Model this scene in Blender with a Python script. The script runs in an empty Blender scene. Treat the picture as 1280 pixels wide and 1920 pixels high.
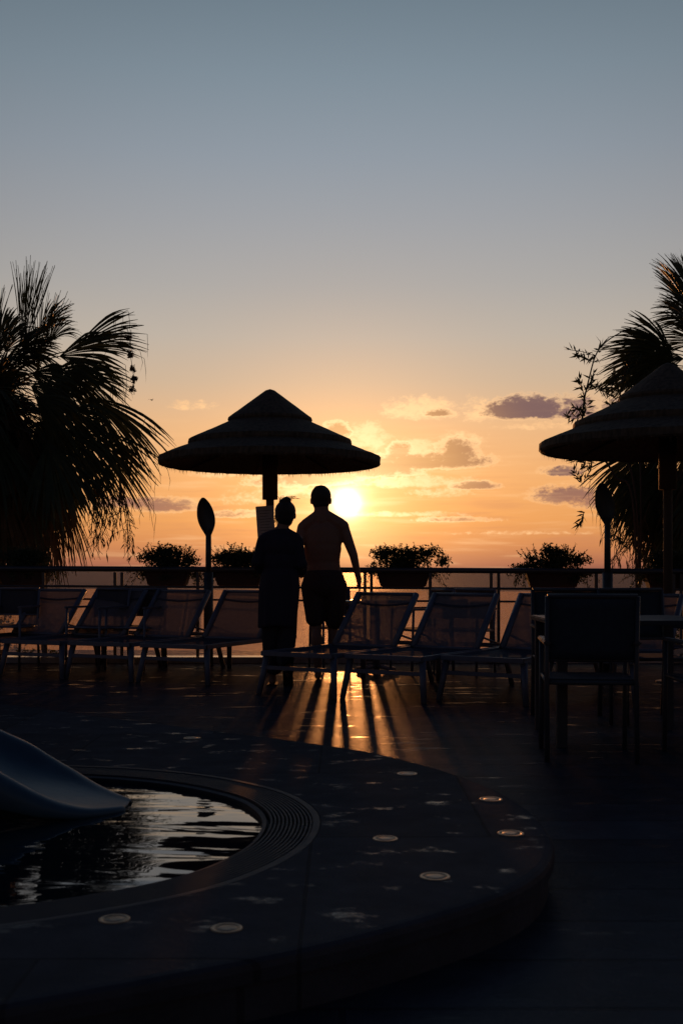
import bpy, bmesh, math, random
from mathutils import Vector, Matrix, noise as mnoise
R = math.radians
rnd = random.Random(11)
scene = bpy.context.scene
COL = scene.collection
F = 2133.0; HZ = 1068.0; CH = 1.05

def W(px, py, Y):                       # a point at distance Y
    return Vector(((px-640)/F*Y, Y, CH-(py-HZ)/F*Y))
def G(px, py, z=0.0):                   # a point on the plane z
    Y = F*(CH-z)/(py-HZ)
    return Vector(((px-640)/F*Y, Y, z))

# ------------------------------------------------------------------ materials
def s2l(c):
    return tuple(((x/255)/12.92 if x/255 <= .04045 else ((x/255+.055)/1.055)**2.4) for x in c)
def mat(name, col, rough=.6, metal=0, spec=.5, noise_amt=.25, nscale=14, bump=0, bscale=60, translucent=0, transp=0, stretch=None):
    m = bpy.data.materials.new(name); m.use_nodes = True
    nt = m.node_tree; N = nt.nodes; L = nt.links
    bs = N['Principled BSDF']; out = N['Material Output']
    tc = N.new('ShaderNodeTexCoord'); mp = N.new('ShaderNodeMapping'); L.new(tc.outputs['Object'], mp.inputs[0])
    if stretch: mp.inputs['Scale'].default_value = stretch
    nz = N.new('ShaderNodeTexNoise'); nz.inputs['Scale'].default_value = nscale; nz.inputs['Detail'].default_value = 6
    L.new(mp.outputs[0], nz.inputs['Vector'])
    cr = N.new('ShaderNodeValToRGB')
    cr.color_ramp.elements[0].position = .3; cr.color_ramp.elements[1].position = .7
    cr.color_ramp.elements[0].color = (*[c*(1-noise_amt) for c in col], 1)
    cr.color_ramp.elements[1].color = (*[min(1, c*(1+noise_amt)) for c in col], 1)
    L.new(nz.outputs[0], cr.inputs[0]); L.new(cr.outputs[0], bs.inputs['Base Color'])
    bs.inputs['Metallic'].default_value = metal
    bs.inputs['Specular IOR Level'].default_value = spec
    mr = N.new('ShaderNodeMapRange'); mr.inputs['To Min'].default_value = max(.02, rough*.8); mr.inputs['To Max'].default_value = min(1, rough*1.2)
    L.new(nz.outputs[0], mr.inputs['Value']); L.new(mr.outputs[0], bs.inputs['Roughness'])
    if bump:
        n2 = N.new('ShaderNodeTexNoise'); n2.inputs['Scale'].default_value = bscale; n2.inputs['Detail'].default_value = 4
        L.new(mp.outputs[0], n2.inputs['Vector'])
        bp = N.new('ShaderNodeBump'); bp.inputs['Strength'].default_value = bump; bp.inputs['Distance'].default_value = .01
        L.new(n2.outputs[0], bp.inputs['Height']); L.new(bp.outputs[0], bs.inputs['Normal'])
    last = bs.outputs[0]
    if translucent:
        tr = N.new('ShaderNodeBsdfTranslucent'); L.new(cr.outputs[0], tr.inputs[0])
        mx = N.new('ShaderNodeMixShader'); mx.inputs[0].default_value = translucent
        L.new(last, mx.inputs[1]); L.new(tr.outputs[0], mx.inputs[2]); last = mx.outputs[0]
    if transp:
        tp = N.new('ShaderNodeBsdfTransparent')
        mx = N.new('ShaderNodeMixShader'); mx.inputs[0].default_value = transp
        L.new(last, mx.inputs[1]); L.new(tp.outputs[0], mx.inputs[2]); last = mx.outputs[0]
    L.new(last, out.inputs['Surface'])
    return m

M = {}
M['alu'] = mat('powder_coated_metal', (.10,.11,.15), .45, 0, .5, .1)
M['rail'] = mat('rail_metal', (.07,.07,.08), .4, .5, .5, .1)
M['sling'] = mat('sling_fabric', (.16,.145,.155), .85, 0, .1, .1, 30, translucent=.18, transp=.03)
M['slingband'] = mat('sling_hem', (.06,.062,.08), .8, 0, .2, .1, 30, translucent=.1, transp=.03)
M['thatch'] = mat('thatch_reed', (.10,.075,.05), .9, 0, .2, .45, 30, bump=.8, bscale=120, stretch=(1,1,.3))
M['wood'] = mat('dark_wood', (.07,.045,.03), .7, 0, .3, .3, 10, bump=.3, bscale=40, stretch=(1,1,.1))
M['leaf'] = mat('palm_leaf', (.04,.055,.025), .6, 0, .3, .3, 8, translucent=.12)
M['deadleaf'] = mat('dry_palm_leaf', (.08,.06,.035), .8, 0, .2, .3, 8, translucent=.1)
M['trunk'] = mat('palm_trunk', (.09,.065,.045), .9, 0, .2, .35, 14, bump=.9, bscale=24)
M['shrub'] = mat('shrub_leaf', (.045,.06,.03), .6, 0, .3, .35, 12, translucent=.15)
M['pot'] = mat('planter_clay', (.05,.028,.022), .8, 0, .3, .2, 10, bump=.2)
M['skin'] = mat('skin', (.22,.12,.08), .6, 0, .35, .06, 10)
M['hair'] = mat('dark_hair', (.03,.02,.014), .6, 0, .4, .3, 60, bump=.6, bscale=160)
M['shorts'] = mat('shorts_cloth', (.05,.035,.035), .9, 0, .2, .12, 14, bump=.2)
M['tunic'] = mat('tunic_cloth', (.035,.03,.045), .9, 0, .2, .12, 14, bump=.2, translucent=.05)
M['trousers'] = mat('trouser_cloth', (.03,.025,.03), .9, 0, .2, .12, 14, bump=.2)
M['shoe'] = mat('sandal_sole', (.03,.025,.025), .7, 0, .3, .1)
M['board'] = mat('board_white', (.40,.38,.36), .6, 0, .3, .06, 14, translucent=.1)
M['ink'] = mat('board_print', (.12,.12,.13), .6, 0, .2, .05)
M['post'] = mat('painted_post', (.035,.045,.055), .5, 0, .5, .15)
M['slide'] = mat('slide_plastic', (.038,.078,.11), .45, 0, .3, .25, 5, bump=.12, bscale=30)
M['grate'] = mat('grate_plastic', (.035,.038,.05), .6, 0, .15, .1)
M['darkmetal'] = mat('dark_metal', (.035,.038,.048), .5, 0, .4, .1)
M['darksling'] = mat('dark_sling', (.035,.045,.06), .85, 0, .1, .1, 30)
M['disc'] = mat('steel_disc', (.24,.18,.12), .4, .85, .5, .2, 30)
M['discin'] = mat('disc_centre', (.15,.12,.09), .42, .7, .5, .3, 30)
M['kerb'] = mat('kerb_stone', (.32,.32,.34), .22, 0, .5, .25, 6)
M['poolin'] = mat('pool_lining', (.02,.045,.07), .5, 0, .4, .15, 3)
M['glasstop'] = mat('table_glass', (.04,.05,.05), .06, 0, .9, .1)
M['rock'] = mat('garden_soil', (.05,.04,.03), .95, 0, .1, .4, 2)
M['dark'] = mat('bird_feather', (.03,.03,.03), .8)

# glass with salt haze
def glass_mat():
    m = bpy.data.materials.new('hazy_glass'); m.use_nodes = True
    nt = m.node_tree; N = nt.nodes; L = nt.links; N.clear()
    out = N.new('ShaderNodeOutputMaterial')
    tc = N.new('ShaderNodeTexCoord'); mp = N.new('ShaderNodeMapping'); mp.inputs['Scale'].default_value = (1,1,.35)
    L.new(tc.outputs['Object'], mp.inputs[0])
    nz = N.new('ShaderNodeTexNoise'); nz.inputs['Scale'].default_value = 22; nz.inputs['Detail'].default_value = 8; nz.inputs['Roughness'].default_value = .7
    L.new(mp.outputs[0], nz.inputs['Vector'])
    mr = N.new('ShaderNodeMapRange'); mr.inputs['From Min'].default_value=.35; mr.inputs['From Max'].default_value=.7
    mr.inputs['To Min'].default_value=.24; mr.inputs['To Max'].default_value=.5
    L.new(nz.outputs[0], mr.inputs['Value'])
    tp = N.new('ShaderNodeBsdfTransparent'); tp.inputs[0].default_value = (.95,.95,.95,1)
    tl = N.new('ShaderNodeBsdfTranslucent'); tl.inputs[0].default_value = (.46,.41,.44,1)
    gl = N.new('ShaderNodeBsdfGlossy'); gl.inputs['Roughness'].default_value = .08
    m1 = N.new('ShaderNodeMixShader'); L.new(mr.outputs[0], m1.inputs[0]); L.new(tp.outputs[0], m1.inputs[1]); L.new(tl.outputs[0], m1.inputs[2])
    fr = N.new('ShaderNodeFresnel'); fr.inputs[0].default_value = 1.45
    m2 = N.new('ShaderNodeMixShader'); L.new(fr.outputs[0], m2.inputs[0]); L.new(m1.outputs[0], m2.inputs[1]); L.new(gl.outputs[0], m2.inputs[2])
    L.new(m2.outputs[0], out.inputs['Surface'])
    return m
M['glass'] = glass_mat()

def wet_stone(name, base, tile, joint, puddle_lo, puddle_hi, puddle_scale=(1,1), spec=.25, rough=.5, seedoff=0):
    m = bpy.data.materials.new(name); m.use_nodes = True
    nt = m.node_tree; N = nt.nodes; L = nt.links
    bs = N['Principled BSDF']
    tc = N.new('ShaderNodeTexCoord')
    mp = N.new('ShaderNodeMapping'); L.new(tc.outputs['Object'], mp.inputs[0]); mp.inputs['Location'].default_value = (seedoff, seedoff*.7, 0)
    def noise(scale, det=5, sx=1, sy=1, rg=.5):
        a = N.new('ShaderNodeMapping'); L.new(mp.outputs[0], a.inputs[0]); a.inputs['Scale'].default_value = (sx, sy, 1)
        n = N.new('ShaderNodeTexNoise'); n.inputs['Scale'].default_value = scale; n.inputs['Detail'].default_value = det; n.inputs['Roughness'].default_value = rg
        L.new(a.outputs[0], n.inputs['Vector']); return n.outputs[0]
    br = N.new('ShaderNodeTexBrick'); L.new(mp.outputs[0], br.inputs['Vector'])
    br.inputs['Scale'].default_value = 1; br.inputs['Brick Width'].default_value = tile[0]; br.inputs['Row Height'].default_value = tile[1]
    br.inputs['Mortar Size'].default_value = joint; br.inputs['Mortar Smooth'].default_value = .3; br.inputs['Bias'].default_value = 0
    br.inputs['Color1'].default_value = (*[b*.8 for b in base],1); br.inputs['Color2'].default_value = (*[b*1.25 for b in base],1)
    br.inputs['Mortar'].default_value = (*[b*.6 for b in base],1)
    mx = N.new('ShaderNodeMix'); mx.data_type = 'RGBA'; mx.blend_type = 'MULTIPLY'; mx.inputs[0].default_value = .7
    cr = N.new('ShaderNodeValToRGB'); L.new(noise(7, 8), cr.inputs[0]); cr.color_ramp.elements[0].position=.3; cr.color_ramp.elements[0].color=(.45,.45,.45,1); cr.color_ramp.elements[1].position=.75
    L.new(br.outputs['Color'], mx.inputs[6]); L.new(cr.outputs[0], mx.inputs[7])
    # standing water in low spots
    pud = N.new('ShaderNodeMapRange'); pud.interpolation_type='SMOOTHSTEP'
    pud.inputs['From Min'].default_value = puddle_lo; pud.inputs['From Max'].default_value = puddle_hi
    L.new(noise(1.0, 8, *puddle_scale, rg=.68), pud.inputs['Value'])
    rr = N.new('ShaderNodeMapRange'); rr.inputs['To Min'].default_value = rough*.75; rr.inputs['To Max'].default_value = min(1,rough*1.3)
    L.new(noise(3.3, 6), rr.inputs['Value'])
    def lerp(a, b, f):
        x = N.new('ShaderNodeMix'); x.data_type='FLOAT'
        for s, v in ((0, f), (2, a), (3, b)):
            if hasattr(v, 'is_linked') or not isinstance(v, (int,float)): L.new(v, x.inputs[s])
            else: x.inputs[s].default_value = v
        return x.outputs[0]
    df = N.new('ShaderNodeBsdfDiffuse'); L.new(mx.outputs[2], df.inputs[0]); gl = N.new('ShaderNodeBsdfGlossy'); gl.inputs[0].default_value=(1,1,1,1)
    L.new(lerp(rr.outputs[0], .10, pud.outputs[0]), gl.inputs['Roughness'])
    fr = N.new('ShaderNodeFresnel'); fr.inputs[0].default_value = 1.33
    fm = N.new('ShaderNodeMath'); fm.operation='MULTIPLY'; L.new(fr.outputs[0], fm.inputs[0]); fm.inputs[1].default_value=.6
    ms = N.new('ShaderNodeMixShader'); L.new(lerp(spec, fm.outputs[0], pud.outputs[0]), ms.inputs[0]); L.new(df.outputs[0], ms.inputs[1]); L.new(gl.outputs[0], ms.inputs[2])
    L.new(ms.outputs[0], N['Material Output'].inputs['Surface']); N.remove(bs)
    # relief: joints + grain, flattened under water
    mu = N.new('ShaderNodeMath'); mu.operation='MULTIPLY'; L.new(br.outputs['Fac'], mu.inputs[0]); mu.inputs[1].default_value=-.6
    ad = N.new('ShaderNodeMath'); ad.operation='ADD'; L.new(mu.outputs[0], ad.inputs[0]); 
    g = N.new('ShaderNodeMath'); g.operation='MULTIPLY'; L.new(noise(34, 6, rg=.7), g.inputs[0]); g.inputs[1].default_value=.8; L.new(g.outputs[0], ad.inputs[1])
    bp = N.new('ShaderNodeBump'); bp.inputs['Distance'].default_value = .006
    L.new(lerp(.7, .06, pud.outputs[0]), bp.inputs['Strength']); L.new(ad.outputs[0], bp.inputs['Height'])
    for q in (df, gl, fr): L.new(bp.outputs[0], q.inputs['Normal'])
    return m
M['deck'] = wet_stone('wet_terrace_stone', (.046,.052,.068), (7.3,.34), .010, .59, .67, (1.5,6.5), .027, .26)
M['surround'] = wet_stone('pool_surround_stone', (.05,.05,.06), (1.2,1.2), .006, .575, .70, (5,8), .02, .5, 3.1)

def water_mat(name, col, rough, scale, strength, stretch=(1,1,1), dist=.05):
    m = bpy.data.materials.new(name); m.use_nodes = True
    nt = m.node_tree; N = nt.nodes; L = nt.links; bs = N['Principled BSDF']
    bs.inputs['Base Color'].default_value = (*col,1); bs.inputs['Roughness'].default_value = rough; bs.inputs['IOR'].default_value = 1.65
    tc = N.new('ShaderNodeTexCoord'); mp = N.new('ShaderNodeMapping'); mp.inputs['Scale'].default_value = stretch; L.new(tc.outputs['Object'], mp.inputs[0])
    nz = N.new('ShaderNodeTexNoise'); nz.inputs['Scale'].default_value = scale; nz.inputs['Detail'].default_value = 3; nz.inputs['Roughness'].default_value=.45; nz.inputs['Distortion'].default_value=.6
    L.new(mp.outputs[0], nz.inputs['Vector'])
    bp = N.new('ShaderNodeBump'); bp.inputs['Strength'].default_value = strength; bp.inputs['Distance'].default_value = dist
    L.new(nz.outputs[0], bp.inputs['Height']); L.new(bp.outputs[0], bs.inputs['Normal'])
    return m
M['water'] = water_mat('pool_water', (.004,.010,.018), .02, 1.6, .17, (1,2.4,1), .045)
M['sea'] = water_mat('sea_water', (.13,.062,.068), .6, .35, .9, (.5,1,1), 1.2)  # purple-brown of the distant haze is painted into the sea's base colour
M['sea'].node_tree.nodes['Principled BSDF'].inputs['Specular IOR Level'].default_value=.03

# ------------------------------------------------------------------ mesh tools
class MB:
    def __init__(s): s.v=[]; s.f=[]
    def add(s, vs, fs, mtx=None):
        o=len(s.v)
        s.v += [tuple(mtx@Vector(v)) if mtx else tuple(v) for v in vs]
        s.f += [tuple(i+o for i in f) for f in fs]
    def box(s, c, d, mtx=None, bev=0):
        bm=bmesh.new(); bmesh.ops.create_cube(bm, size=1)
        for v in bm.verts: v.co=Vector((v.co.x*d[0],v.co.y*d[1],v.co.z*d[2]))+Vector(c)
        if bev: bmesh.ops.bevel(bm, geom=bm.edges[:], offset=bev, segments=2, affect='EDGES')
        bm.verts.index_update()
        s.add([v.co.copy() for v in bm.verts],[[v.index for v in f.verts] for f in bm.faces],mtx); bm.free()
    def tube(s, pts, r, n=8, cap=True, flat=1.0, mtx=None):
        pts=[Vector(p) for p in pts]; k=len(pts)
        rs = r if isinstance(r,(list,tuple)) else [r]*k
        vs=[];fs=[]; up=None
        for i,p in enumerate(pts):
            t=(pts[min(i+1,k-1)]-pts[max(i-1,0)]).normalized()
            if up is None: up=Vector((0,0,1)) if abs(t.z)<.9 else Vector((0,1,0))
            a=t.cross(up)
            if a.length<1e-4: a=t.orthogonal()
            a.normalize(); b=a.cross(t).normalized(); up=b
            for j in range(n):
                an=2*math.pi*j/n
                vs.append(p+a*math.cos(an)*rs[i]+b*math.sin(an)*rs[i]*flat)
        for i in range(k-1):
            for j in range(n):
                fs.append((i*n+j,i*n+(j+1)%n,(i+1)*n+(j+1)%n,(i+1)*n+j))
        if cap:
            fs.append(tuple(range(n))[::-1]); fs.append(tuple((k-1)*n+j for j in range(n)))
        s.add(vs,fs,mtx)
    def lathe(s, prof, n=48, mtx=None, wob=0, seed=0):
        rr=random.Random(seed); vs=[];fs=[]
        for (r,z) in prof:
            for j in range(n):
                an=2*math.pi*j/n; q=r*(1+wob*(rr.random()-.5))
                vs.append((q*math.cos(an),q*math.sin(an),z+wob*r*.4*(rr.random()-.5)))
        for i in range(len(prof)-1):
            for j in range(n):
                fs.append((i*n+j,i*n+(j+1)%n,(i+1)*n+(j+1)%n,(i+1)*n+j))
        s.add(vs,fs,mtx)
    def build(s, name, m, parent=None, smooth=False, loc=None):
        me=bpy.data.meshes.new(name); me.from_pydata(s.v,[],s.f); me.validate(); me.update()
        me.materials.append(M[m] if isinstance(m,str) else m)
        if smooth:
            for p in me.polygons: p.use_smooth=True
        o=bpy.data.objects.new(name,me); COL.objects.link(o)
        if parent: o.parent=parent
        if loc: o.location=loc
        return o
def tag(o,label=None,cat=None,group=None,kind=None):
    if label:o['label']=label
    if cat:o['category']=cat
    if group:o['group']=group
    if kind:o['kind']=kind
    return o
def empty(name,loc=(0,0,0),rz=0):
    o=bpy.data.objects.new(name,None); COL.objects.link(o); o.location=loc; o.rotation_euler=(0,0,rz); o.empty_display_size=.2; return o
KIDS={}
def copy_tree(o,parent=None):
    c=o.copy(); COL.objects.link(c)
    if parent: c.parent=parent
    for ch in [x for x in COL.objects if x.parent==o]: copy_tree(ch,c)
    return c

def catmull(pts, n=8, closed=True):
    P=[Vector(p) for p in pts]; out=[]; k=len(P)
    for i in range(k if closed else k-1):
        if closed: a,b,c,d=P[i-1],P[i],P[(i+1)%k],P[(i+2)%k]
        else: a,b,c,d=P[max(i-1,0)],P[i],P[i+1],P[min(i+2,k-1)]
        for j in range(n):
            t=j/n
            out.append(.5*((2*b)+(c-a)*t+(2*a-5*b+4*c-d)*t*t+(3*b-a-3*c+d)*t**3))
    if not closed: out.append(P[-1])
    return out
def star(poly, c, n=240):
    out=[]
    for j in range(n):
        an=2*math.pi*j/n; d=Vector((math.cos(an),math.sin(an))); best=None
        for i in range(len(poly)):
            a=poly[i]-c; b=poly[(i+1)%len(poly)]-c; e=b-a
            den=d.x*e.y-d.y*e.x
            if abs(den)<1e-9: continue
            t=(a.x*e.y-a.y*e.x)/den; u=(a.x*d.y-a.y*d.x)/den
            if t>0 and -1e-6<=u<=1+1e-6: best=t if best is None else max(best,t)
        out.append(c+d*(best or 1))
    return out

# ------------------------------------------------------------------ SETTING
mb=MB(); mb.box((0,-23.6,-.15),(120,72.8,.3)); tag(mb.build('terrace','deck'),kind='structure')
mb=MB(); mb.box((0,12.92,.02),(120,.26,.09),bev=.01); mb.box((0,12.92,-1.75),(120,.22,3.3)); tag(mb.build('terrace_kerb','kerb'),kind='structure')
# garden below the terrace, falling to the sea
mb=MB(); vs=[];fs=[]
nx,ny=60,24
for j in range(ny+1):
    y=13.06+(j/ny)**2*220
    for i in range(nx+1):
        x=-240+480*i/nx
        z=-3.2-(y-13)*.085+ .5*mnoise.noise(Vector((x*.05,y*.07,0)))*min(1,(y-13)/15)
        vs.append((x,y,z))
for j in range(ny):
    for i in range(nx): a=j*(nx+1)+i; fs.append((a,a+1,a+nx+2,a+nx+1))
mb.add(vs,fs); tag(mb.build('garden_slope','rock',smooth=True),kind='structure')
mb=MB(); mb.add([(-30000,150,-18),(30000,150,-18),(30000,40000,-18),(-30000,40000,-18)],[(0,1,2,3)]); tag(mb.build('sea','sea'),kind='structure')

# raised pool surround
C0=Vector((-1.25,4.0))
outer=[Vector(p) for p in [(.713,3.9),(.69,4.4),(.55,4.9),(.31,5.38),(0,5.78),(-.715,6.38),(-1.5,7.0),(-2.3,7.66),(-3.6,8.3),(-5.2,8.2),(-6.3,6.5),(-6.2,4),(-5,2.2),(-3.2,1.5),(-1.6,1.85),(-.71,2.34),(-.38,2.52),(0,2.76),(.376,3.09),(.566,3.34),(.67,3.61)]]
inner=[Vector(p) for p in [(-.283,4.03),(-.33,4.33),(-.473,4.6),(-.777,4.87),(-1.2,5.02),(-1.9,5.05),(-2.6,4.7),(-2.9,4.0),(-2.6,3.3),(-1.9,2.92),(-1.4,2.9),(-.92,3.07),(-.53,3.34),(-.335,3.68)]]
OUT=star(catmull(outer,10),C0); INN=star(catmull(inner,10),C0)
def offset(poly,d):
    out=[];k=len(poly)
    for i in range(k):
        t=(poly[(i+2)%k]-poly[i-2]).normalized(); out.append(poly[i]+Vector((t.y,-t.x))*d)
    return out
GO=offset(INN,.21)
def rings(mb, rs):
    n=len(rs[0][0]); vs=[];fs=[]
    for poly,z in rs: vs+=[(p.x,p.y,z) for p in poly]
    for i in range(len(rs)-1):
        for j in range(n): fs.append((i*n+j,i*n+(j+1)%n,(i+1)*n+(j+1)%n,(i+1)*n+j))
    mb.add(vs,fs)
def lerp_poly(a,b,t): return [p.lerp(q,t) for p,q in zip(a,b)]
mb=MB(); rr=[(offset(OUT,-.02),-.02),(offset(OUT,-.02),.09),(OUT,.095),(OUT,.125),(offset(OUT,-.004),.14),(offset(OUT,-.014),.148),(offset(OUT,-.03),.15)]
for t in (.25,.5,.75,1): rr.append((lerp_poly(offset(OUT,-.03),GO,t),.15))
rr.append((GO,.10)); rings(mb,rr); tag(mb.build('pool_surround','surround'),kind='structure')
# overflow grate: concentric ribs
mb=MB(); rr=[]
nr=11
for k in range(nr):
    a=.21-.035-(k)*(.155/nr)
    rr+= [(offset(INN,a+.004),.118),(offset(INN,a+.003),.146),(offset(INN,a-.004),.146),(offset(INN,a-.005),.118)]
rr=[(offset(INN,.209),.118),(offset(INN,.207),.1495),(offset(INN,.182),.1495),(offset(INN,.181),.118)]+rr+[(offset(INN,.018),.118),(offset(INN,.016),.14),(offset(INN,-.0),.135),(INN,.02)]
rings(mb,rr)
g=empty('overflow_grate',(0,0,0)); tag(g,'ribbed dark overflow grate curving round the edge of the pool','grate')
mb.build('grating','grate',g)
mb=MB(); rings(mb,[(INN,.13),(INN,-.0)]); n=len(INN)
mb.add([(p.x,p.y,0.006) for p in INN],[tuple(range(n))]); tag(mb.build('pool_basin','poolin'),kind='structure')
mb=MB(); 
rr=[(lerp_poly([C0]*len(INN),INN,t),.118) for t in (.02,.2,.4,.6,.8,.999)]; rings(mb,rr); mb.add([(p.x,p.y,.118) for p in rr[0][0]],[tuple(range(n))])
wo=mb.build('pool_water','water'); tag(wo,kind='structure')

# steel discs let into the surround
discs=[((957,1563),.045,'round steel disc with darker centre nearest the outer rim of the pool surround'),
((920,1499),.045,'round steel disc set near the far right curve of the pool surround'),
((815,1644),.045,'round steel disc with bright ring near the front edge of the pool surround'),
((722,1573),.042,'round steel disc shining between the overflow grate and the rim'),
((763,1451),.045,'small flat steel disc near the rear edge of the pool surround'),
((425,1741),.040,'steel disc with two bright sides in front of the pool water'),
((215,1724),.040,'dull steel disc close to the near left water edge'),
((360,1384),.045,'distant steel disc on the surround beyond the slide')]
for i,((px,py),r,lab) in enumerate(discs):
    p=G(px,py,.15)
    t=empty('floor_disc',p); tag(t,lab,'floor disc','steel discs in the pool surround')
    a=MB(); a.lathe([(r*.72,.0005),(r*.74,.0022),(r*.96,.0028),(r,.002),(r,0)],32); a.build('ring','disc',t,True)
    a=MB(); a.lathe([(0,.0018),(r*.3,.0018),(r*.70,.0016),(r*.72,.0004)],32); a.build('centre_plate','discin',t,True)

# ------------------------------------------------------------------ slide
sl=empty('pool_slide',(-2.2,4.6,.1)); tag(sl,'glossy blue plastic slide ending in the pool water','slide')
inv=Matrix.Translation((2.2,-4.6,-.1))
def slide_pts():
    # centre line (x,y,z) and half width
    return [(-3.4,4.66,1.32,.31),(-2.9,4.62,1.04,.31),(-2.3,4.57,.72,.31),(-1.9,4.56,.50,.31),(-1.6,4.54,.36,.31),(-1.35,4.52,.25,.31),(-1.12,4.50,.165,.29),(-.97,4.48,.128,.21),(-.84,4.475,.119,.06)]
sp=slide_pts()
cp=catmull([(a,b,c) for a,b,c,d in sp],6,False); hw=[]
for i in range(len(sp)-1):
    for j in range(6): t=j/6; hw.append(sp[i][3]*(1-t)+sp[i+1][3]*t)
hw.append(sp[-1][3])
prof=[(-1.0,-.07),(-1.06,.02),(-1.0,.075),(-.86,.08),(-.78,.05),(-.62,.0),(-.3,-.025),(0,-.03),(.3,-.025),(.62,0),(.78,.05),(.86,.08),(1.0,.075),(1.06,.02),(1.0,-.07)]
vs=[];fs=[]; npf=len(prof)
for i,p in enumerate(cp):
    s=hw[i]; hs=min(1,(s/.31)**.8)*(.12+.75*min(1,max(0,(p.z-.115)/.12)))
    for a,b in prof: vs.append((p.x,p.y+a*s,max(p.z+b*hs*1.1+.0,.10)))
for i in range(len(cp)-1):
    for j in range(npf-1): fs.append((i*npf+j,i*npf+j+1,(i+1)*npf+j+1,(i+1)*npf+j))
mb=MB(); mb.add(vs,fs,inv); ch=mb.build('chute','slide',sl,True)
sd=ch.modifiers.new('s','SOLIDIFY'); sd.thickness=.012
sb=ch.modifiers.new('b','SUBSURF'); sb.levels=1; sb.render_levels=1
for yy in (-.16,.16):
    mb=MB(); mb.tube([(-3.1,4.63+yy,1.05),(-3.1,4.63+yy,.0)],.03,10,mtx=inv); mb.build('leg','alu',sl,True)

# ------------------------------------------------------------------ railing
YL,YR=13.25,12.45; XL,XR=-7.5,7.0
def railY(x): return 12.85-(x)*.055
def railz(zl,x): return zl-(x)*.0045   # falls slightly to the right
rg=empty('glass_railing',(0,12.85,0)); tag(rg,'metal railing with hazy glass panels along the terrace edge','railing')
ri=Matrix.Translation((0,-12.85,0))
def rp(x,z): return (x,railY(x),railz(z,x))
mb=MB(); mb.tube([rp(x,1.046) for x in (XL,-4,0,4,XR)],.031,12,mtx=ri); mb.build('top_rail','rail',rg,True)
mb=MB(); mb.tube([rp(x,.845) for x in (XL,-4,0,4,XR)],.014,8,mtx=ri); mb.build('middle_rail','rail',rg,True)
mb=MB(); mb.tube([rp(x,.70) for x in (XL,-4,0,4,XR)],.012,8,mtx=ri); mb.build('lower_rail','rail',rg,True)
postpx=[-300,-150,-60,-46,82,216,229,371,520,684,696,806,920,934,1117,1262,1276,1400,1500]
px2x=lambda px: (lambda x:(px-640)/F*railY(x))((px-640)/F*12.85)
for px in postpx:
    x=px2x(px); mb=MB(); mb.box((x,railY(x),.53),(.034,.03,.98),ri,.004); mb.box((x,railY(x)-.004,.03),(.09,.09,.02),ri,.003); mb.build('post','rail',rg)
jo=[-300,-150,-53,82,222,371,520,690,806,927,1117,1269,1400,1500]
for a,b in zip(jo[:-1],jo[1:]):
    xa,xb=px2x(a)+.035,px2x(b)-.035; mb=MB()
    ya,yb=railY(xa)+.018,railY(xb)+.018; vs=[]
    zt=railz(.815,(xa+xb)/2); vs=[(xa,ya,.13),(xb,yb,.13),(xb,yb,zt),(xa,ya,zt)]
    mb.add(vs,[(0,1,2,3)],ri); o=mb.build('glass_panel','glass',rg)
    s=o.modifiers.new('t','SOLIDIFY'); s.thickness=.0 if False else .001

# ------------------------------------------------------------------ parasols
def make_parasol():
    t=empty('thatched_parasol')
    rz,R0=2.165,1.185
    tiers=[[(R0-.015,rz),(R0,rz+.02),(R0-.004,rz+.085),(.86,rz+.215),(.75,rz+.25)],
           [(.862,rz+.195),(.872,rz+.23),(.866,rz+.268),(.64,rz+.372),(.42,rz+.475),(.38,rz+.49)],
           [(.440,rz+.455),(.452,rz+.485),(.445,rz+.508),(.28,rz+.632),(.13,rz+.745),(.05,rz+.805),(.0,rz+.822)]]
    for k,p in enumerate(tiers):
        q=[]
        for a,b in zip(p[:-1],p[1:]):
            d=math.dist(a,b); m=max(1,int(d/.06))
            for i in range(m): q.append((a[0]+(b[0]-a[0])*i/m,a[1]+(b[1]-a[1])*i/m))
        q.append(p[-1])
        if k==0: q=[(.05,rz+.36),(.5,rz+.22),(R0-.04,rz+.02)]+q
        else: q=[(q[0][0]-.12,q[0][1]+.02)]+q
        mb=MB(); mb.lathe(q,110,wob=.012,seed=k)
        # loose reed ends hanging at the eave
        rr=random.Random(k+5); re=p[0][0]
        for i in range(900 if k==0 else 420):
            an=rr.random()*2*math.pi; r0=re-rr.random()*.03; l=.012+rr.random()**3*.055; w=.004
            c,s_=math.cos(an),math.sin(an); x,y,z=r0*c,r0*s_,p[0][1]+.012
            mb.add([(x-s_*w,y+c*w,z),(x+s_*w,y-c*w,z),(x+c*.01*rr.random(),y+s_*.01,z-l)],[(0,1,2)])
        mb.build('thatch_tier','thatch',t)
    mb=MB(); mb.tube([(0,0,0),(0,0,rz+.5)],.043,14); mb.build('pole','wood',t,True)
    mb=MB(); mb.tube([(0,0,1.80),(0,0,2.45)],.083,16); mb.build('sleeve','wood',t,True)
    mb=MB(); mb.tube([(0,0,0),(0,0,.012)],.11,20); mb.build('base_flange','alu',t)
    for i in range(8):
        an=2*math.pi*i/8+.2; c,s_=math.cos(an),math.sin(an)
        mb=MB(); mb.tube([(.05*c,.05*s_,rz+.33),(1.1*c,1.1*s_,rz+.03)],.016,6); mb.build('rib','wood',t)
    return t
p1=make_parasol(); p1.location=(-.765,12.2,0); tag(p1,'thatched straw parasol standing behind the couple','parasol','thatched parasols on the terrace')
p2=copy_tree(p1); p2.location=(3.05,10.65,0); p2.rotation_euler.z=.4; tag(p2,'thatched straw parasol at the right beside the palm, cut by the frame','parasol','thatched parasols on the terrace')
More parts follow.
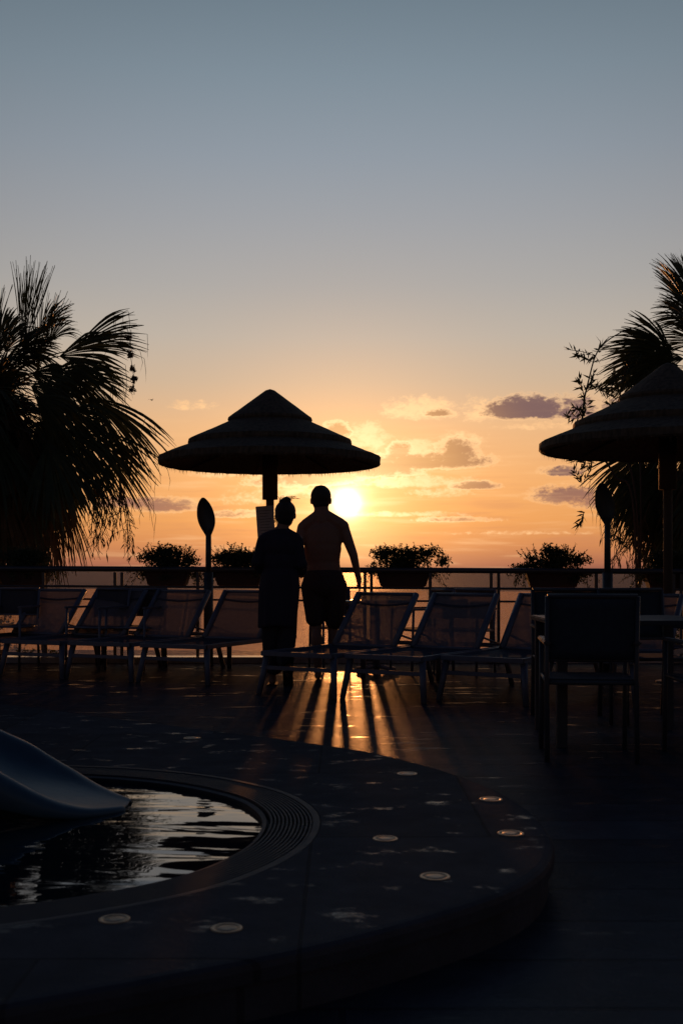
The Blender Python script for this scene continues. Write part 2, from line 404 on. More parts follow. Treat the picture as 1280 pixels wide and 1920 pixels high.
# notice board on the pole
nb=empty('notice_board',(-.765-.045,12.150,1.56)); tag(nb,'small pale tilted notice board hung on the parasol pole behind the woman','sign')
nb.rotation_euler=(0,R(-4),0)
mb=MB(); mb.box((0,0,0),(.19,.012,.34),bev=.003); mb.build('panel','board',nb)
mb=MB()
for i in range(9):
    mb.box((-.004*(i%3),-.0075,.12-i*.03),(.13-.02*(i%3),.002,.006))
mb.build('printed_lines','ink',nb)

# ------------------------------------------------------------------ spoon-shaped posts
def spoon(px,ytop,ymid,scale,Y,label):
    x=(px-640)/F*Y; t=empty('spoon_post',(x,Y,0)); tag(t,label,'ornamental post','spoon-shaped posts by the railing')
    zt=CH-(ytop-HZ)/F*Y; 
    mb=MB(); h=.62*scale; mb.tube([(0,0,0),(0,0,1.02)],.052*scale,14); mb.build('post_base','post',t,True)
    mb=MB(); mb.tube([(0,0,1.0),(0,0,zt-.35)],[.034,.030],12); mb.build('stem','post',t,True)
    # shallow bowl
    prof=[(0,.006),(.03,.030),(.10,.055),(.2,.080),(.33,.097),(.48,.105),(.6,.102),(.72,.088),(.84,.062),(.93,.038),(1,.028)]
    n=len(prof); vs=[];fs=[];m=9; H=.44
    for i,(q,w) in enumerate(prof):
        z=zt-q*H; cx=-.06*(1-q)**1.2-.0
        for j in range(m):
            u=-1+2*j/(m-1); vs.append((cx+u*w*1.0,.05*(1-u*u)*(w/.1),z))
    for i in range(n-1):
        for j in range(m-1): fs.append((i*m+j,i*m+j+1,(i+1)*m+j+1,(i+1)*m+j))
    mb=MB(); mb.add(vs,fs); o=mb.build('bowl','post',t,True); s=o.modifiers.new('t','SOLIDIFY'); s.thickness=.02
    s=o.modifiers.new('b','SUBSURF'); s.levels=1; s.render_levels=1
spoon(391,932,1010,1,12.35,'dark spoon-shaped post standing left of the parasol pole')
spoon(1138,904,985,1,11.3,'dark spoon-shaped post standing before the right palm')

# ------------------------------------------------------------------ loungers
def make_lounger():
    t=empty('sun_lounger'); hw=.34
    rail=MB()
    for s in (-1,1): rail.box((s*hw,.92,.345),(.032,1.86,.04),bev=.005)
    rail.box((0,.0,.345),(2*hw+.032,.034,.04),bev=.005); rail.box((0,1.85,.345),(2*hw,.034,.04),bev=.005); rail.box((0,1.08,.335),(2*hw-.04,.03,.03))
    rail.build('frame','alu',t)
    for s in (-1,1):
        a=MB(); a.tube([(s*(hw-.01),.05,.335),(s*(hw+.035),-.01,.0)],[.030,.024],8); a.build('leg','alu',t,True)
        a=MB(); a.tube([(s*(hw-.01),1.62,.335),(s*(hw+.035),1.7,.0)],[.030,.024],8); a.build('leg','alu',t,True)
    a=MB(); a.box((0,.025,.225),(2*hw+.02,.022,.034),bev=.004); a.build('crossbar','alu',t)
    # seat sling, sagging
    a=MB(); vs=[];fs=[]; nx,ny=8,14
    for j in range(ny+1):
        for i in range(nx+1):
            u=i/nx; v=j/ny; sag=.05*math.sin(math.pi*u)*math.sin(math.pi*v)**.5
            vs.append((-hw+.016+u*(2*hw-.032),.02+v*1.04,.352-sag))
    for j in range(ny):
        for i in range(nx): b=j*(nx+1)+i; fs.append((b,b+1,b+nx+2,b+nx+1))
    a.add(vs,fs); a.build('seat_sling','slingband',t,True)
    ang=R(47); L=.63; ux,uz=math.cos(ang),math.sin(ang)
    def bp(u,v,d=0): return (-hw+.03+u*(2*hw-.06),1.08+v*L*ux+d*uz,.36+v*L*uz-d*ux)
    a=MB()
    for u in (0,1): a.tube([bp(u,0),bp(u,1)],.030,8)
    a.tube([bp(0,1),bp(1,1)],.017,8); a.tube([bp(0,0),bp(1,0)],.015,8)
    a.build('back_frame','alu',t,True)
    a=MB(); vs=[];fs=[]; nx,ny=10,12
    for j in range(ny+1):
        for i in range(nx+1):
            u=i/nx; v=j/ny; vs.append(bp(.02+.96*u,.02+.96*v,.03*math.sin(math.pi*u)*math.sin(math.pi*v)**.6))
    for j in range(ny):
        for i in range(nx): b=j*(nx+1)+i; fs.append((b,b+1,b+nx+2,b+nx+1))
    a.add(vs,fs); bs_=a.build('back_sling','sling',t,True)
    a=MB(); vs=[]
    for v in (.80,.84):
        for i in range(9): u=i/8; vs.append(bp(.03+.94*u,v-.03*math.sin(math.pi*u),.03*math.sin(math.pi*u)*.6-.006))
    a.add(vs,[(i,i+1,i+10,i+9) for i in range(8)]); a.build('headrest_seam','slingband',t,True)
    a=MB(); a.tube([bp(.05,.25,.01),(-hw+.05,1.78,.34)],.010,6); a.tube([bp(.95,.25,.01),(hw-.05,1.78,.34)],.010,6); a.tube([(-hw+.05,1.78,.34),(hw-.05,1.78,.34)],.010,6); a.build('support_strut','alu',t,True)
    return t
L0=make_lounger()
# (foot-end left leg point, heading)
lg=[((-4.05,11.45),24,'low mesh sun lounger at the far left, cut by the frame'),
    ((-3.33,11.18),24,'mesh sun lounger under the palm fronds, second from the left'),
    ((-2.62,10.92),24,'mesh sun lounger with two upright chairs behind its back'),
    ((-1.87,10.6),24,'mesh sun lounger directly left of the woman, beside the left spoon post'),
    ((-.673,9.6),32,'mesh sun lounger just right of the walking couple'),
    ((.03,9.30),32,'mesh sun lounger between the couple and the railing posts at right'),
    ((.80,9.12),32,'mesh sun lounger left of the nearest big chair'),
    ((1.62,9.05),32,'mesh sun lounger half hidden behind the nearest big chair'),]
for i,((x,y),h,lab) in enumerate(lg):
    o=L0 if i==0 else copy_tree(L0)
    a=R(-h); w=Vector((math.cos(a),math.sin(a)))*.355
    o.location=(x+w.x,y+w.y,0); o.rotation_euler=(0,0,a)
    tag(o,lab,'sun lounger','sun loungers in a row along the railing')
# a backrest left upright beyond: lounger parts seen between the couple
# ------------------------------------------------------------------ chairs and tables
def make_chair(name,H=.84,wd=.5,FM='alu',SM='slingband'):
    t=empty(name); hw=wd/2
    for s in (-1,1):
        a=MB(); a.tube([(s*hw,-.24,0),(s*hw,-.20,.45),(s*hw,-.25,H)],.014,8); a.build('rear_leg',FM,t,True)
        a=MB(); a.tube([(s*hw,.24,0),(s*hw,.22,.64)],.014,8); a.build('front_leg',FM,t,True)
        a=MB(); a.box((s*hw,.0,.65),(.04,.50,.022),bev=.006); a.build('armrest',FM,t)
    a=MB(); a.tube([(-hw,-.20,.43),(hw,-.20,.43),(hw,.22,.44),(-hw,.22,.44),(-hw,-.20,.43)],.012,8); a.build('seat_frame',FM,t,True)
    a=MB(); a.box((0,.01,.445),(wd-.02,.41,.012),bev=.004); a.build('seat',SM,t)
    a=MB(); vs=[];fs=[]
    for j in range(7):
        for i in range(7):
            u=i/6; v=j/6; z=.56+v*(H-.575); yy=-.205-.05*max(0,(z-.45)/(H-.45)); vs.append((-hw+.01+u*(wd-.02),yy-.02*math.sin(math.pi*u),z))
    for j in range(6):
        for i in range(6): b=j*7+i; fs.append((b,b+1,b+8,b+7))
    a.add(vs,fs); o=a.build('backrest',SM,t,True); s=o.modifiers.new('t','SOLIDIFY'); s.thickness=.006
    a=MB(); a.tube([(-hw,-.25,H),(hw,-.25,H)],.014,8); a.build('top_bar',FM,t,True); a=MB(); a.tube([(-hw,-.21,.555),(hw,-.21,.555)],.010,8); a.build('lower_back_bar',FM,t,True)
    return t
ch=make_chair('terrace_chair',.84,.46)
CG='small sling chairs beside the railing'
for i,(x,y,rz,lab) in enumerate([
  (-2.60,12.15,150,'upright sling chair behind the loungers, nearer the palm trunk'),
  (-2.18,12.10,160,'upright sling chair behind the loungers, left of the left flower box'),
  (.82,11.65,115,'upright sling chair beside the round table, nearer the table'),
  (1.25,11.55,150,'upright sling chair right of the round table, back turned to the railing'),
  (-.05,12.15,200,'sling chair on the far left side of the round table, mostly behind the man'),
  (-3.6,12.35,170,'upright sling chair under the palm at the far left')]):
    o=ch if i==0 else copy_tree(ch); o.location=(x,y,0); o.rotation_euler=(0,0,R(rz)); tag(o,lab,'chair',CG)
# small round table behind the loungers
t=empty('round_table',(.36,11.75,0)); tag(t,'round glass-topped table behind the loungers, right of the man','table')
a=MB(); a.lathe([(0,.735),(.36,.735),(.375,.728),(.375,.715),(.36,.71),(0,.71)],48); a.build('table_top','glasstop',t,True)
a=MB(); a.tube([(0,0,.02),(0,0,.71)],.035,12); a.build('pedestal','alu',t,True)
for k in range(4):
    an=R(45+90*k); a=MB(); a.tube([(0,0,.06),(.28*math.cos(an),.28*math.sin(an),.012)],.016,8); a.build('foot','alu',t,True)
# near right group
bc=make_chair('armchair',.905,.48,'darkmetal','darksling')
BG='dark sling armchairs round the table at the right'
for i,(x,y,rz,lab) in enumerate([
  (1.385,6.42,-6,'big dark sling armchair nearest the camera, seen from behind'),
  (2.12,6.35,4,'dark sling armchair cut by the right edge of the frame'),
  (1.60,7.95,176,'dark sling armchair on the far side of the square table, left one'),
  (2.12,7.95,190,'dark sling armchair on the far side of the square table, before the spoon post')]):
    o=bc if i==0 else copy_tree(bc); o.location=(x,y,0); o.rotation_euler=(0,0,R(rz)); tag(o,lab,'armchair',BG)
t=empty('square_table',(1.72,7.1,0)); tag(t,'dark square table between the armchairs at the right','table')
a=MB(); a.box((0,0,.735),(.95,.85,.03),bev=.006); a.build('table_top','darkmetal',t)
for sx in (-1,1):
    for sy in (-1,1):
        a=MB(); a.box((sx*.42,sy*.37,.36),(.06,.06,.72),bev=.004); a.build('leg','darkmetal',t)

# ------------------------------------------------------------------ foliage
def leaf_cloud(mb, centre, rad, n, size, rr, shell=.35, flatten=1):
    c=Vector(centre)
    for i in range(n):
        d=Vector((rr.gauss(0,1),rr.gauss(0,1),rr.gauss(0,1))).normalized(); q=shell+(1-shell)*rr.random()
        p=c+Vector((d.x*rad[0],d.y*rad[1],d.z*rad[2]))*q
        s=size*(.6+.8*rr.random()); a=Vector((rr.gauss(0,1),rr.gauss(0,1),rr.gauss(0,1))).normalized(); b=a.orthogonal().normalized(); b.rotate(Matrix.Rotation(rr.random()*6.28,3,a))
        mb.add([p-a*s,p+b*s*.4,p+a*s,p-b*s*.4],[(0,1,2,3)])
def planter(px,w1,label,seed,lump):
    rr=random.Random(seed); x=px2x(px); Y=railY(x)+.16; t=empty('flower_box',(x,Y,railz(.845,x))); t.rotation_euler.z=R(-3)
    tag(t,label,'flower box','flower boxes hung on the railing')
    # tapered trough
    a=MB(); w=w1; d=.115
    vs=[(-w*.5,-d,.0),(w*.5,-d,0),(w*.5,d,0),(-w*.5,d,0),(-w*.62,-d*1.15,.20),(w*.62,-d*1.15,.20),(w*.62,d*1.15,.20),(-w*.62,d*1.15,.20)]
    bm=bmesh.new(); V=[bm.verts.new(v) for v in vs]
    for f in [(3,2,1,0),(4,5,6,7),(0,1,5,4),(1,2,6,5),(2,3,7,6),(3,0,4,7)]: bm.faces.new([V[i] for i in f])
    bmesh.ops.bevel(bm,geom=bm.edges[:],offset=.02,segments=3,affect='EDGES'); bm.verts.index_update()
    a.add([v.co.copy() for v in bm.verts],[[v.index for v in f.verts] for f in bm.faces]); bm.free(); a.build('trough','pot',t)
    a=MB(); a.box((0,0,.197),(w*1.27,d*2.4,.02),bev=.006); a.build('rim','pot',t)
    a=MB(); leaf_cloud(a,(0,0,.28),(w*.70,.16,.14),2200,.021,rr,.0)
    for (cx,cz,rx,rz_,n) in lump: leaf_cloud(a,(cx,rr.uniform(-.05,.05),cz),(rx,.13,rz_),n*2,.020,rr,.05)
    for k in range(9): leaf_cloud(a,(w*rr.uniform(-.75,.75),rr.uniform(-.17,.12),rr.uniform(.10,.24)),(.10,.06,.08),110,.018,rr,.05)
    # sprigs standing out
    for k in range(70):
        sx=rr.uniform(-.62,.62)*w*1.15; an=R(90)-sx*1.9+rr.gauss(0,.35); l=rr.uniform(.08,.2); p=Vector((sx*.8,rr.uniform(-.1,.1),.27+rr.uniform(-.02,.06)))
        q=p+Vector((math.cos(an)*l,rr.gauss(0,.03),math.sin(an)*l)); a.tube([p,(p+q)/2+Vector((0,0,.01)),q],.0022,4,False)
        for m in range(5): leaf_cloud(a,p.lerp(q,.5+m*.125),(.018,.02,.018),2,.014,rr,.1)
    for sd in (-1,1):
        for k in range(14):
            p=Vector((sd*w*rr.uniform(.5,.7),rr.uniform(-.1,.1),.2)); q=p+Vector((sd*rr.uniform(.02,.2),0,-rr.uniform(.02,.2)))
            a.tube([p,(p+q)/2+Vector((sd*.03,0,.03)),q],.002,4,False)
            for m in range(6): leaf_cloud(a,p.lerp(q,m/5)+Vector((0,0,.02)),(.025,.03,.02),3,.015,rr,.1)
    a.build('flowering_plant','shrub',t)
    return t
planter(311,.42,'flower box with a rounded plant mound, left of the left spoon post',1,[(0,.40,.22,.10,420),(-.2,.33,.18,.08,200),(.25,.30,.16,.09,200)])
planter(446,.46,'flower box between the left spoon post and the woman',2,[(0,.36,.28,.10,420),(-.2,.33,.16,.07,200),(.2,.34,.18,.08,200)])
planter(757,.50,'flower box with the widest plant, immediately right of the man\'s hand',3,[(-.2,.40,.20,.09,300),(.05,.38,.22,.10,340),(.28,.40,.22,.11,260),(.45,.30,.12,.10,160)])
planter(1040,.50,'flower box with an uneven plant, just left of the right spoon post',4,[(.05,.40,.20,.10,300),(.28,.32,.18,.09,240),(-.3,.25,.2,.05,160),(-.05,.44,.10,.08,120)])
planter(1262,.46,'flower box behind the right parasol pole',5,[(0,.36,.28,.09,420)])
planter(40,.46,'flower box at the foot of the left palm',6,[(0,.36,.28,.09,420)])

def fan(mb, hub, d, side, Rr, rr, n=46, spread=72, droop=.35, split=.66, wk=1.0, strings=0, fold=.10, tipd=.3, lo=None, hi=None):
    d=Vector(d).normalized(); side=Vector(side); side=(side-d*side.dot(d)).normalized(); nrm=d.cross(side)
    if nrm.z<0: nrm=-nrm
    for k in range(n):
        a=R((-spread+2*spread*(k+.5)/n if lo is None else lo+(hi-lo)*(k+.5)/n)+rr.gauss(0,1.2)); dirv=d*math.cos(a)+side*math.sin(a)+nrm*fold*abs(math.sin(a))
        dirv.normalize(); L=Rr*(.72+.28*math.cos(a))*rr.uniform(.86,1.08); steps=8
        wbase=(2*R(spread) if lo is None else R(hi-lo)*1.25)/n*1.25*wk; dr=droop*rr.uniform(.6,1.5); lat=rr.gauss(0,.05); rr_t=rr.uniform(.3,1.6)
        prev=None; vs=[]
        for i in range(steps+1):
            t=i/steps; p=hub+dirv*(L*t)+side*(lat*L*max(0,t-.5)**1.5)
            p.z-=dr*L*t**2.4+tipd*L*max(0,t-.6)**1.5*rr_t
            r_=L*t
            w=wbase*r_*.5 if t<split else wbase*L*split*.5*max(.04,(1-((t-split)/(1-split))**1.8))
            tang=(side*math.cos(a)-d*math.sin(a))
            tw=(tang+nrm*.45*(1 if k%2 else -1)).normalized()
            vs.append(p-tw*max(w,.003)); vs.append(p+tw*max(w,.003))
        mb.add(vs,[(2*i,2*i+1,2*i+3,2*i+2) for i in range(steps)])
        if strings and rr.random()<strings:
            p=Vector(vs[-1 if rr.random()<.5 else -5]); q=p+Vector((rr.gauss(0,.04),rr.gauss(0,.04),-rr.uniform(.15,.42)))
            m=(p+q)/2+Vector((rr.gauss(0,.02),0,0)); w=Vector((.0028,0,0))
            mb.add([p-w,p+w,m+w,m-w,q],[(0,1,2,3),(3,2,4)])
def frond(parent, inv, crown, hub, d, side, Rr, rr, name='fan_leaf', m='leaf', **kw):
    mb=MB(); c=Vector(crown); h=Vector(hub); mid=(c+h)/2+Vector((0,0,.10*(h-c).length))
    mb.tube([c,mid,h],[.022,.015,.010],6,flat=.6,mtx=None); fan(mb,h,d,side,Rr,rr,**kw)
    mb.v=[tuple(inv@Vector(v)) for v in mb.v]
    return mb.build(name,m,parent)

def palm(name,label,crownpt,ground,explicit,seed,lean=(0,0),fillside=None,skirt=22,skirtlen=1.6,extra=True):
    rr=random.Random(seed); base=Vector((crownpt.x+lean[0],crownpt.y+lean[1],ground)); t=empty(name,base); tag(t,label,'palm tree','fan palms beyond the railing')
    inv=Matrix.Translation(-base)
    mb=MB(); pts=[];rs=[]; K=40
    for i in range(K+1):
        u=i/K; p=base.lerp(crownpt,u)+Vector((.06*math.sin(u*5),0,0)); pts.append(p); rs.append((.20-.04*u)*(1+.10*(i%2)))
    mb.tube(pts,rs,16,mtx=inv); mb.build('trunk','trunk',t)
    c=crownpt
    for e in explicit:
        (hx,hy),(tx,ty),dY,Rf,kw=e
        Yh=c.y+dY; h=W(hx,hy,Yh); tip=W(tx,ty,Yh+dY*.4); d=tip-h; L=d.length*Rf
        kw=dict(kw); sd=kw.pop('side',(.15,1,.25)); nm=kw.pop('nm','fan_leaf'); mm=kw.pop('mm','leaf')
        dd=d.copy(); dd.z+=kw.get('droop',.35)*L*.8
        if 'lo' in kw: dd=d.copy(); dd.z+=.1*L
        frond(t,inv,c+Vector((0,0,.05)),h,dd,sd,L,rr,nm,mm,**kw)
        if nm=='fan_leaf' and extra and abs(hx-640)>535:      # a neighbour leaf a little deeper in the crown
            h2=h.lerp(c,rr.uniform(.12,.35))+Vector((rr.gauss(0,.08),rr.uniform(.25,.6)*(1 if rr.random()<.5 else -1),rr.gauss(-.06,.08))); sd2=Vector(sd)+Vector((rr.gauss(0,.3),0,rr.gauss(0,.35)))
            frond(t,inv,c,h2,dd+Vector((rr.gauss(0,.12),rr.gauss(0,.2),rr.gauss(-.05,.12))),sd2,L*rr.uniform(.85,1.0),rr,nm,mm,**kw)
    # rest of the crown
    for k in range(34):
        an=rr.uniform(0,2*math.pi); el=R(rr.uniform(-60,38))
        dv=Vector((math.cos(an)*math.cos(el),math.sin(an)*math.cos(el),math.sin(el)))
        if fillside and not fillside(dv): continue
        h=c+dv*rr.uniform(.55,.95)+Vector((0,0,-.05)); sd=Vector((-math.sin(an),math.cos(an),rr.gauss(0,.3)))
        frond(t,inv,c,h,dv+Vector((0,0,.15)),sd,rr.uniform(.75,1.0),rr,droop=rr.uniform(.3,.6),strings=.15)
    # old leaf stubs packed round the head of the trunk
    mb=MB()
    for k in range(240):
        an=rr.uniform(0,2*math.pi); el=R(rr.uniform(-70,60)); dv=Vector((math.cos(an)*math.cos(el),math.sin(an)*math.cos(el),math.sin(el)))
        o_=c+Vector((0,0,-rr.uniform(0,.5))); e_=o_+dv*rr.uniform(.3,.72); mb.tube([o_,o_.lerp(e_,.6)+Vector((0,0,.03)),e_],[.05,.035,.008],5,flat=.5)
    mb.v=[tuple(inv@Vector(v)) for v in mb.v]; mb.build('leaf_bases','deadleaf',t)
    # skirt of dry leaves
    for k in range(skirt):
        an=rr.uniform(0,2*math.pi); r0=rr.uniform(.15,.62); z0=-rr.uniform(.1,.9)*skirtlen*.75
        h=c+Vector((math.cos(an)*r0,math.sin(an)*r0,z0)); out=.15+rr.random()*.35
        d=Vector((math.cos(an)*out,math.sin(an)*out,-1)); sd=Vector((-math.sin(an),math.cos(an),0))
        frond(t,inv,c,h,d,sd,rr.uniform(.6,1.0),rr,'dry_leaf','deadleaf',spread=rr.uniform(22,45),droop=.15,n=26,strings=.1)
    return t,inv,rr
LP=W(-12,735,14.7)
left=[((48,650),(66,486),-.3,1.0,dict(side=(1,.5,0),spread=15,droop=-.02,split=.55,n=26,tipd=.25,wk=.8)),
 ((40,640),(58,500),.1,1.0,dict(side=(1,.2,0),spread=13,droop=-.02,split=.6,n=22,tipd=.2,wk=.8)),
 ((10,660),(60,600),.3,1.0,dict(side=(.4,1,.2),spread=60,droop=.3)),
 ((10,690),(90,650),-.3,1.0,dict(side=(.4,1,.2),spread=60,droop=.3)),
 ((0,760),(90,770),.6,1.0,dict(side=(.4,1,.5),spread=60,droop=.3)),
 ((0,660),(-20,540),.3,1.0,dict(side=(1,.6,0),spread=40,droop=.2)),
 ((72,630),(140,552),.2,1.0,dict(side=(.3,1,.2),spread=38,droop=.12,n=32)),
 ((95,640),(125,590),-.5,1.3,dict(side=(.6,.8,.2),spread=60,droop=.35)),
 ((138,655),(254,574),.0,1.0,dict(side=(-.1,.42,-1),lo=-10,hi=40,droop=.12,strings=.5,n=34)),
 ((112,668),(222,612),-.5,1.0,dict(side=(-.1,.42,-1),lo=-12,hi=70,droop=.2,strings=.4,n=34)),
 ((95,700),(190,668),.4,1.0,dict(side=(-.1,.42,-1),lo=-12,hi=80,droop=.2,strings=.4,n=34)),
 ((132,700),(250,704),.3,1.0,dict(side=(-.1,.42,-1),lo=-14,hi=78,droop=.2,strings=.6,n=42)),
 ((166,744),(314,806),.0,1.0,dict(side=(-.1,.42,-1),lo=-9,hi=70,droop=.2,strings=.5,n=44)),
 ((120,765),(215,775),-.5,1.0,dict(side=(-.1,.42,-1),lo=-12,hi=80,droop=.2,strings=.4,n=36)),
 ((140,795),(296,872),.1,1.0,dict(side=(-.1,.42,-1),lo=-9,hi=62,droop=.2,strings=.5,n=48)),
 ((105,800),(228,866),-.5,1.0,dict(side=(-.1,.42,-1),lo=-10,hi=62,droop=.2,strings=.5,n=44)),
 ((78,722),(168,742),.35,1.0,dict(side=(-.1,.42,-1),lo=-20,hi=70,droop=.2,strings=.3,n=36)),
 ((60,700),(140,690),-.3,1.0,dict(side=(-.1,.42,-1),lo=-20,hi=75,droop=.2,strings=.3,n=36)),
 ((70,745),(150,790),-.6,1.0,dict(side=(-.1,.42,-1),lo=-25,hi=70,droop=.2,strings=.3,n=36)),
 ((40,655),(110,622),-.2,1.0,dict(side=(-.1,.42,-1),lo=-30,hi=60,droop=.15,n=36)),
 ((70,790),(160,830),.6,1.0,dict(side=(-.1,.42,-1),lo=-10,hi=85,droop=.2,strings=.5,n=40)),
 ((80,850),(145,935),.0,1.0,dict(side=(-.1,.42,-1),lo=-15,hi=60,droop=.2,strings=.4,n=40)),
 ((90,830),(150,960),-.5,1.05,dict(side=(1,.6,0),spread=50,droop=.2,strings=.4,n=38)),
 ((60,840),(90,980),.5,1.05,dict(side=(1,.5,0),spread=55,droop=.2,strings=.3,n=38)),
 ((20,840),(20,1000),-.4,1.05,dict(side=(1,.3,0),spread=50,droop=.1,n=38)),
 ((-40,800),(-80,960),.4,1.05,dict(side=(1,.3,0),spread=50,droop=.1,n=38)),
 ((60,900),(75,1060),.2,1.0,dict(side=(1,.4,0),spread=22,droop=.05,nm='dry_leaf',mm='deadleaf',n=30)),
 ((100,900),(105,1050),-.1,1.0,dict(side=(1,.4,0),spread=20,droop=.05,nm='dry_leaf',mm='deadleaf',n=30)),
 ((20,900),(15,1080),-.3,1.0,dict(side=(1,.4,0),spread=24,droop=.05,nm='dry_leaf',mm='deadleaf',n=30)),
 ((70,930),(60,1075),-.4,1.0,dict(side=(1,.4,0),spread=22,droop=.05,nm='dry_leaf',mm='deadleaf',n=30)),
 ((105,860),(112,1010),.4,1.0,dict(side=(1,.4,0),spread=20,droop=.05,nm='dry_leaf',mm='deadleaf',n=30)),
 ((128,940),(152,1055),.1,1.0,dict(side=(1,.4,0),spread=13,droop=.03,nm='dry_leaf',mm='deadleaf',n=22)),
 ((100,960),(104,1095),.3,1.0,dict(side=(1,.4,0),spread=12,droop=.03,nm='dry_leaf',mm='deadleaf',n=22)),
]
pl,pinv,prr=palm('fan_palm','shaggy fan palm at the left with drooping leaves and a skirt of dry leaves',LP,-3.4,left,21,(-.15,.1),lambda d:d.x<.35,44,2.5)
def twigs(parent,inv,px0,py0,px1,py1,Y,n,rr,name='dry_flower_stalk'):
    for k in range(n):
        mb=MB(); p=W(px0+rr.uniform(-14,14),py0+rr.uniform(-12,12),Y+rr.uniform(-.3,.3)); q=W(px1+rr.uniform(-22,22),py1+rr.uniform(-40,12),Y+rr.uniform(-.3,.3))
        m1=p.lerp(q,.5)+Vector((rr.uniform(-.06,.12),0,.03)); P=catmull([p,m1,q],8,False); mb.tube(P,[.009-.006*i/(len(P)-1) for i in range(len(P))],5,False)
        for j in range(3,len(P)):
            for s in range(2):
                if rr.random()<.6:
                    e=P[j]+Vector((rr.gauss(0,.07),rr.gauss(0,.05),-rr.uniform(.04,.18))); mb.tube([P[j],(P[j]+e)/2+Vector((rr.gauss(0,.015),0,.015)),e],.0028,4,False)
                    if rr.random()<.3: wv=Vector((.011,0,0)); tp_=e+Vector((rr.gauss(0,.03),0,-rr.uniform(.07,.16))); mb.add([e,e.lerp(tp_,.4)+wv,tp_,e.lerp(tp_,.4)-wv],[(0,1,2,3)])
        mb.v=[tuple(inv@Vector(v)) for v in mb.v]; mb.build(name,'deadleaf',parent)
twigs(pl,pinv,205,900,160,1050,14.4,4,prr); twigs(pl,pinv,235,900,225,1040,14.5,5,prr); twigs(pl,pinv,180,900,195,1010,14.6,4,prr)
# dry clusters dangling off the high leaf
mb=MB(); P=[W(246,618,14.7),W(244,660,14.7),W(250,700,14.7),W(252,740,14.7)]; mb.tube(P,.004,5,False)
for (a,b) in ((240,634),(244,664),(250,692),(252,712),(246,730)): leaf_cloud(mb,W(a,b,14.7),(.05,.05,.06),40,.03,prr,.1)
mb.v=[tuple(pinv@Vector(v)) for v in mb.v]; mb.build('dry_flower_stalk','deadleaf',pl)

RP=W(1370,715,14.3)
right=[((1298,585),(1222,492),-.2,1.0,dict(side=(.7,.8,.2),spread=36,droop=.05,n=26)),
 ((1320,600),(1275,450),.2,1.0,dict(side=(.8,.6,.1),spread=45,droop=.1)),
 ((1305,620),(1225,545),-.3,1.0,dict(side=(.3,1,.3),spread=45,droop=.2)),
 ((1262,655),(1168,590),-.2,1.0,dict(side=(.1,.42,-1),lo=-10,hi=50,droop=.08,n=34)),
 ((1258,662),(1126,650),.2,1.0,dict(side=(.1,.42,-1),lo=-22,hi=50,droop=.12,n=44)),
 ((1262,672),(1132,668),-.4,1.05,dict(side=(.1,.7,-.6),spread=50,droop=.15,n=36)),
 ((1275,690),(1180,720),.4,1.1,dict(side=(.2,1,.4),spread=60,droop=.4)),
 ((1290,720),(1215,740),-.4,1.2,dict(side=(.2,1,-.4),spread=60,droop=.4)),
 ((1215,842),(1102,905),.1,1.0,dict(side=(.1,.42,-1),lo=-14,hi=60,droop=.15,n=40,strings=.3)),
 ((1235,860),(1160,960),.4,1.05,dict(side=(.1,.42,-1),lo=-14,hi=60,droop=.2,strings=.4,n=40)),
 ((1260,880),(1190,1010),-.1,1.05,dict(side=(.8,.6,0),spread=50,droop=.2,strings=.3,n=34)),
 ((1290,900),(1235,1050),.3,1.05,dict(side=(1,.5,0),spread=40,droop=.15,strings=.2,n=34)),
 ((1300,560),(1236,470),.3,1.0,dict(side=(.4,.6,.8),spread=30,droop=.05)),
 ((1310,600),(1232,545),.1,1.0,dict(side=(.1,.42,-1),lo=-20,hi=50,droop=.1,n=40)),
 ((1215,890),(1135,960),-.3,1.0,dict(side=(.1,.42,-1),lo=-14,hi=60,droop=.2,strings=.4,n=40)),
 ((1250,930),(1200,1030),.2,1.0,dict(side=(1,.5,0),spread=34,droop=.15,n=34)),
 ((1200,870),(1180,990),.5,1.0,dict(side=(1,.5,0),spread=24,droop=.15,strings=.3,n=26)),
 ((1280,700),(1195,690),-.2,1.0,dict(side=(.1,.42,-1),lo=-20,hi=60,droop=.12,n=40)),
 ((1175,930),(1188,1025),.1,1.0,dict(side=(1,.3,0),spread=10,droop=.0,n=16,nm='dry_leaf',mm='deadleaf')),
 ((1265,960),(1240,1060),.1,1.0,dict(side=(1,.3,0),spread=25,droop=.1,n=24)),
 ((1300,930),(1290,1090),-.2,1.0,dict(side=(1,.3,0),spread=40,droop=.1,n=30)),
]
pr,qinv,qrr=palm('fan_palm','fan palm at the right edge rising above the right thatched parasol',RP,-3.4,right,35,(.2,.1),lambda d:d.x>-.25,36,2.5)
twigs(pr,qinv,1185,930,1205,1090,14.2,5,qrr); twigs(pr,qinv,1150,930,1160,1010,14.3,3,qrr); twigs(pr,qinv,1215,940,1160,1080,14.1,4,qrr)

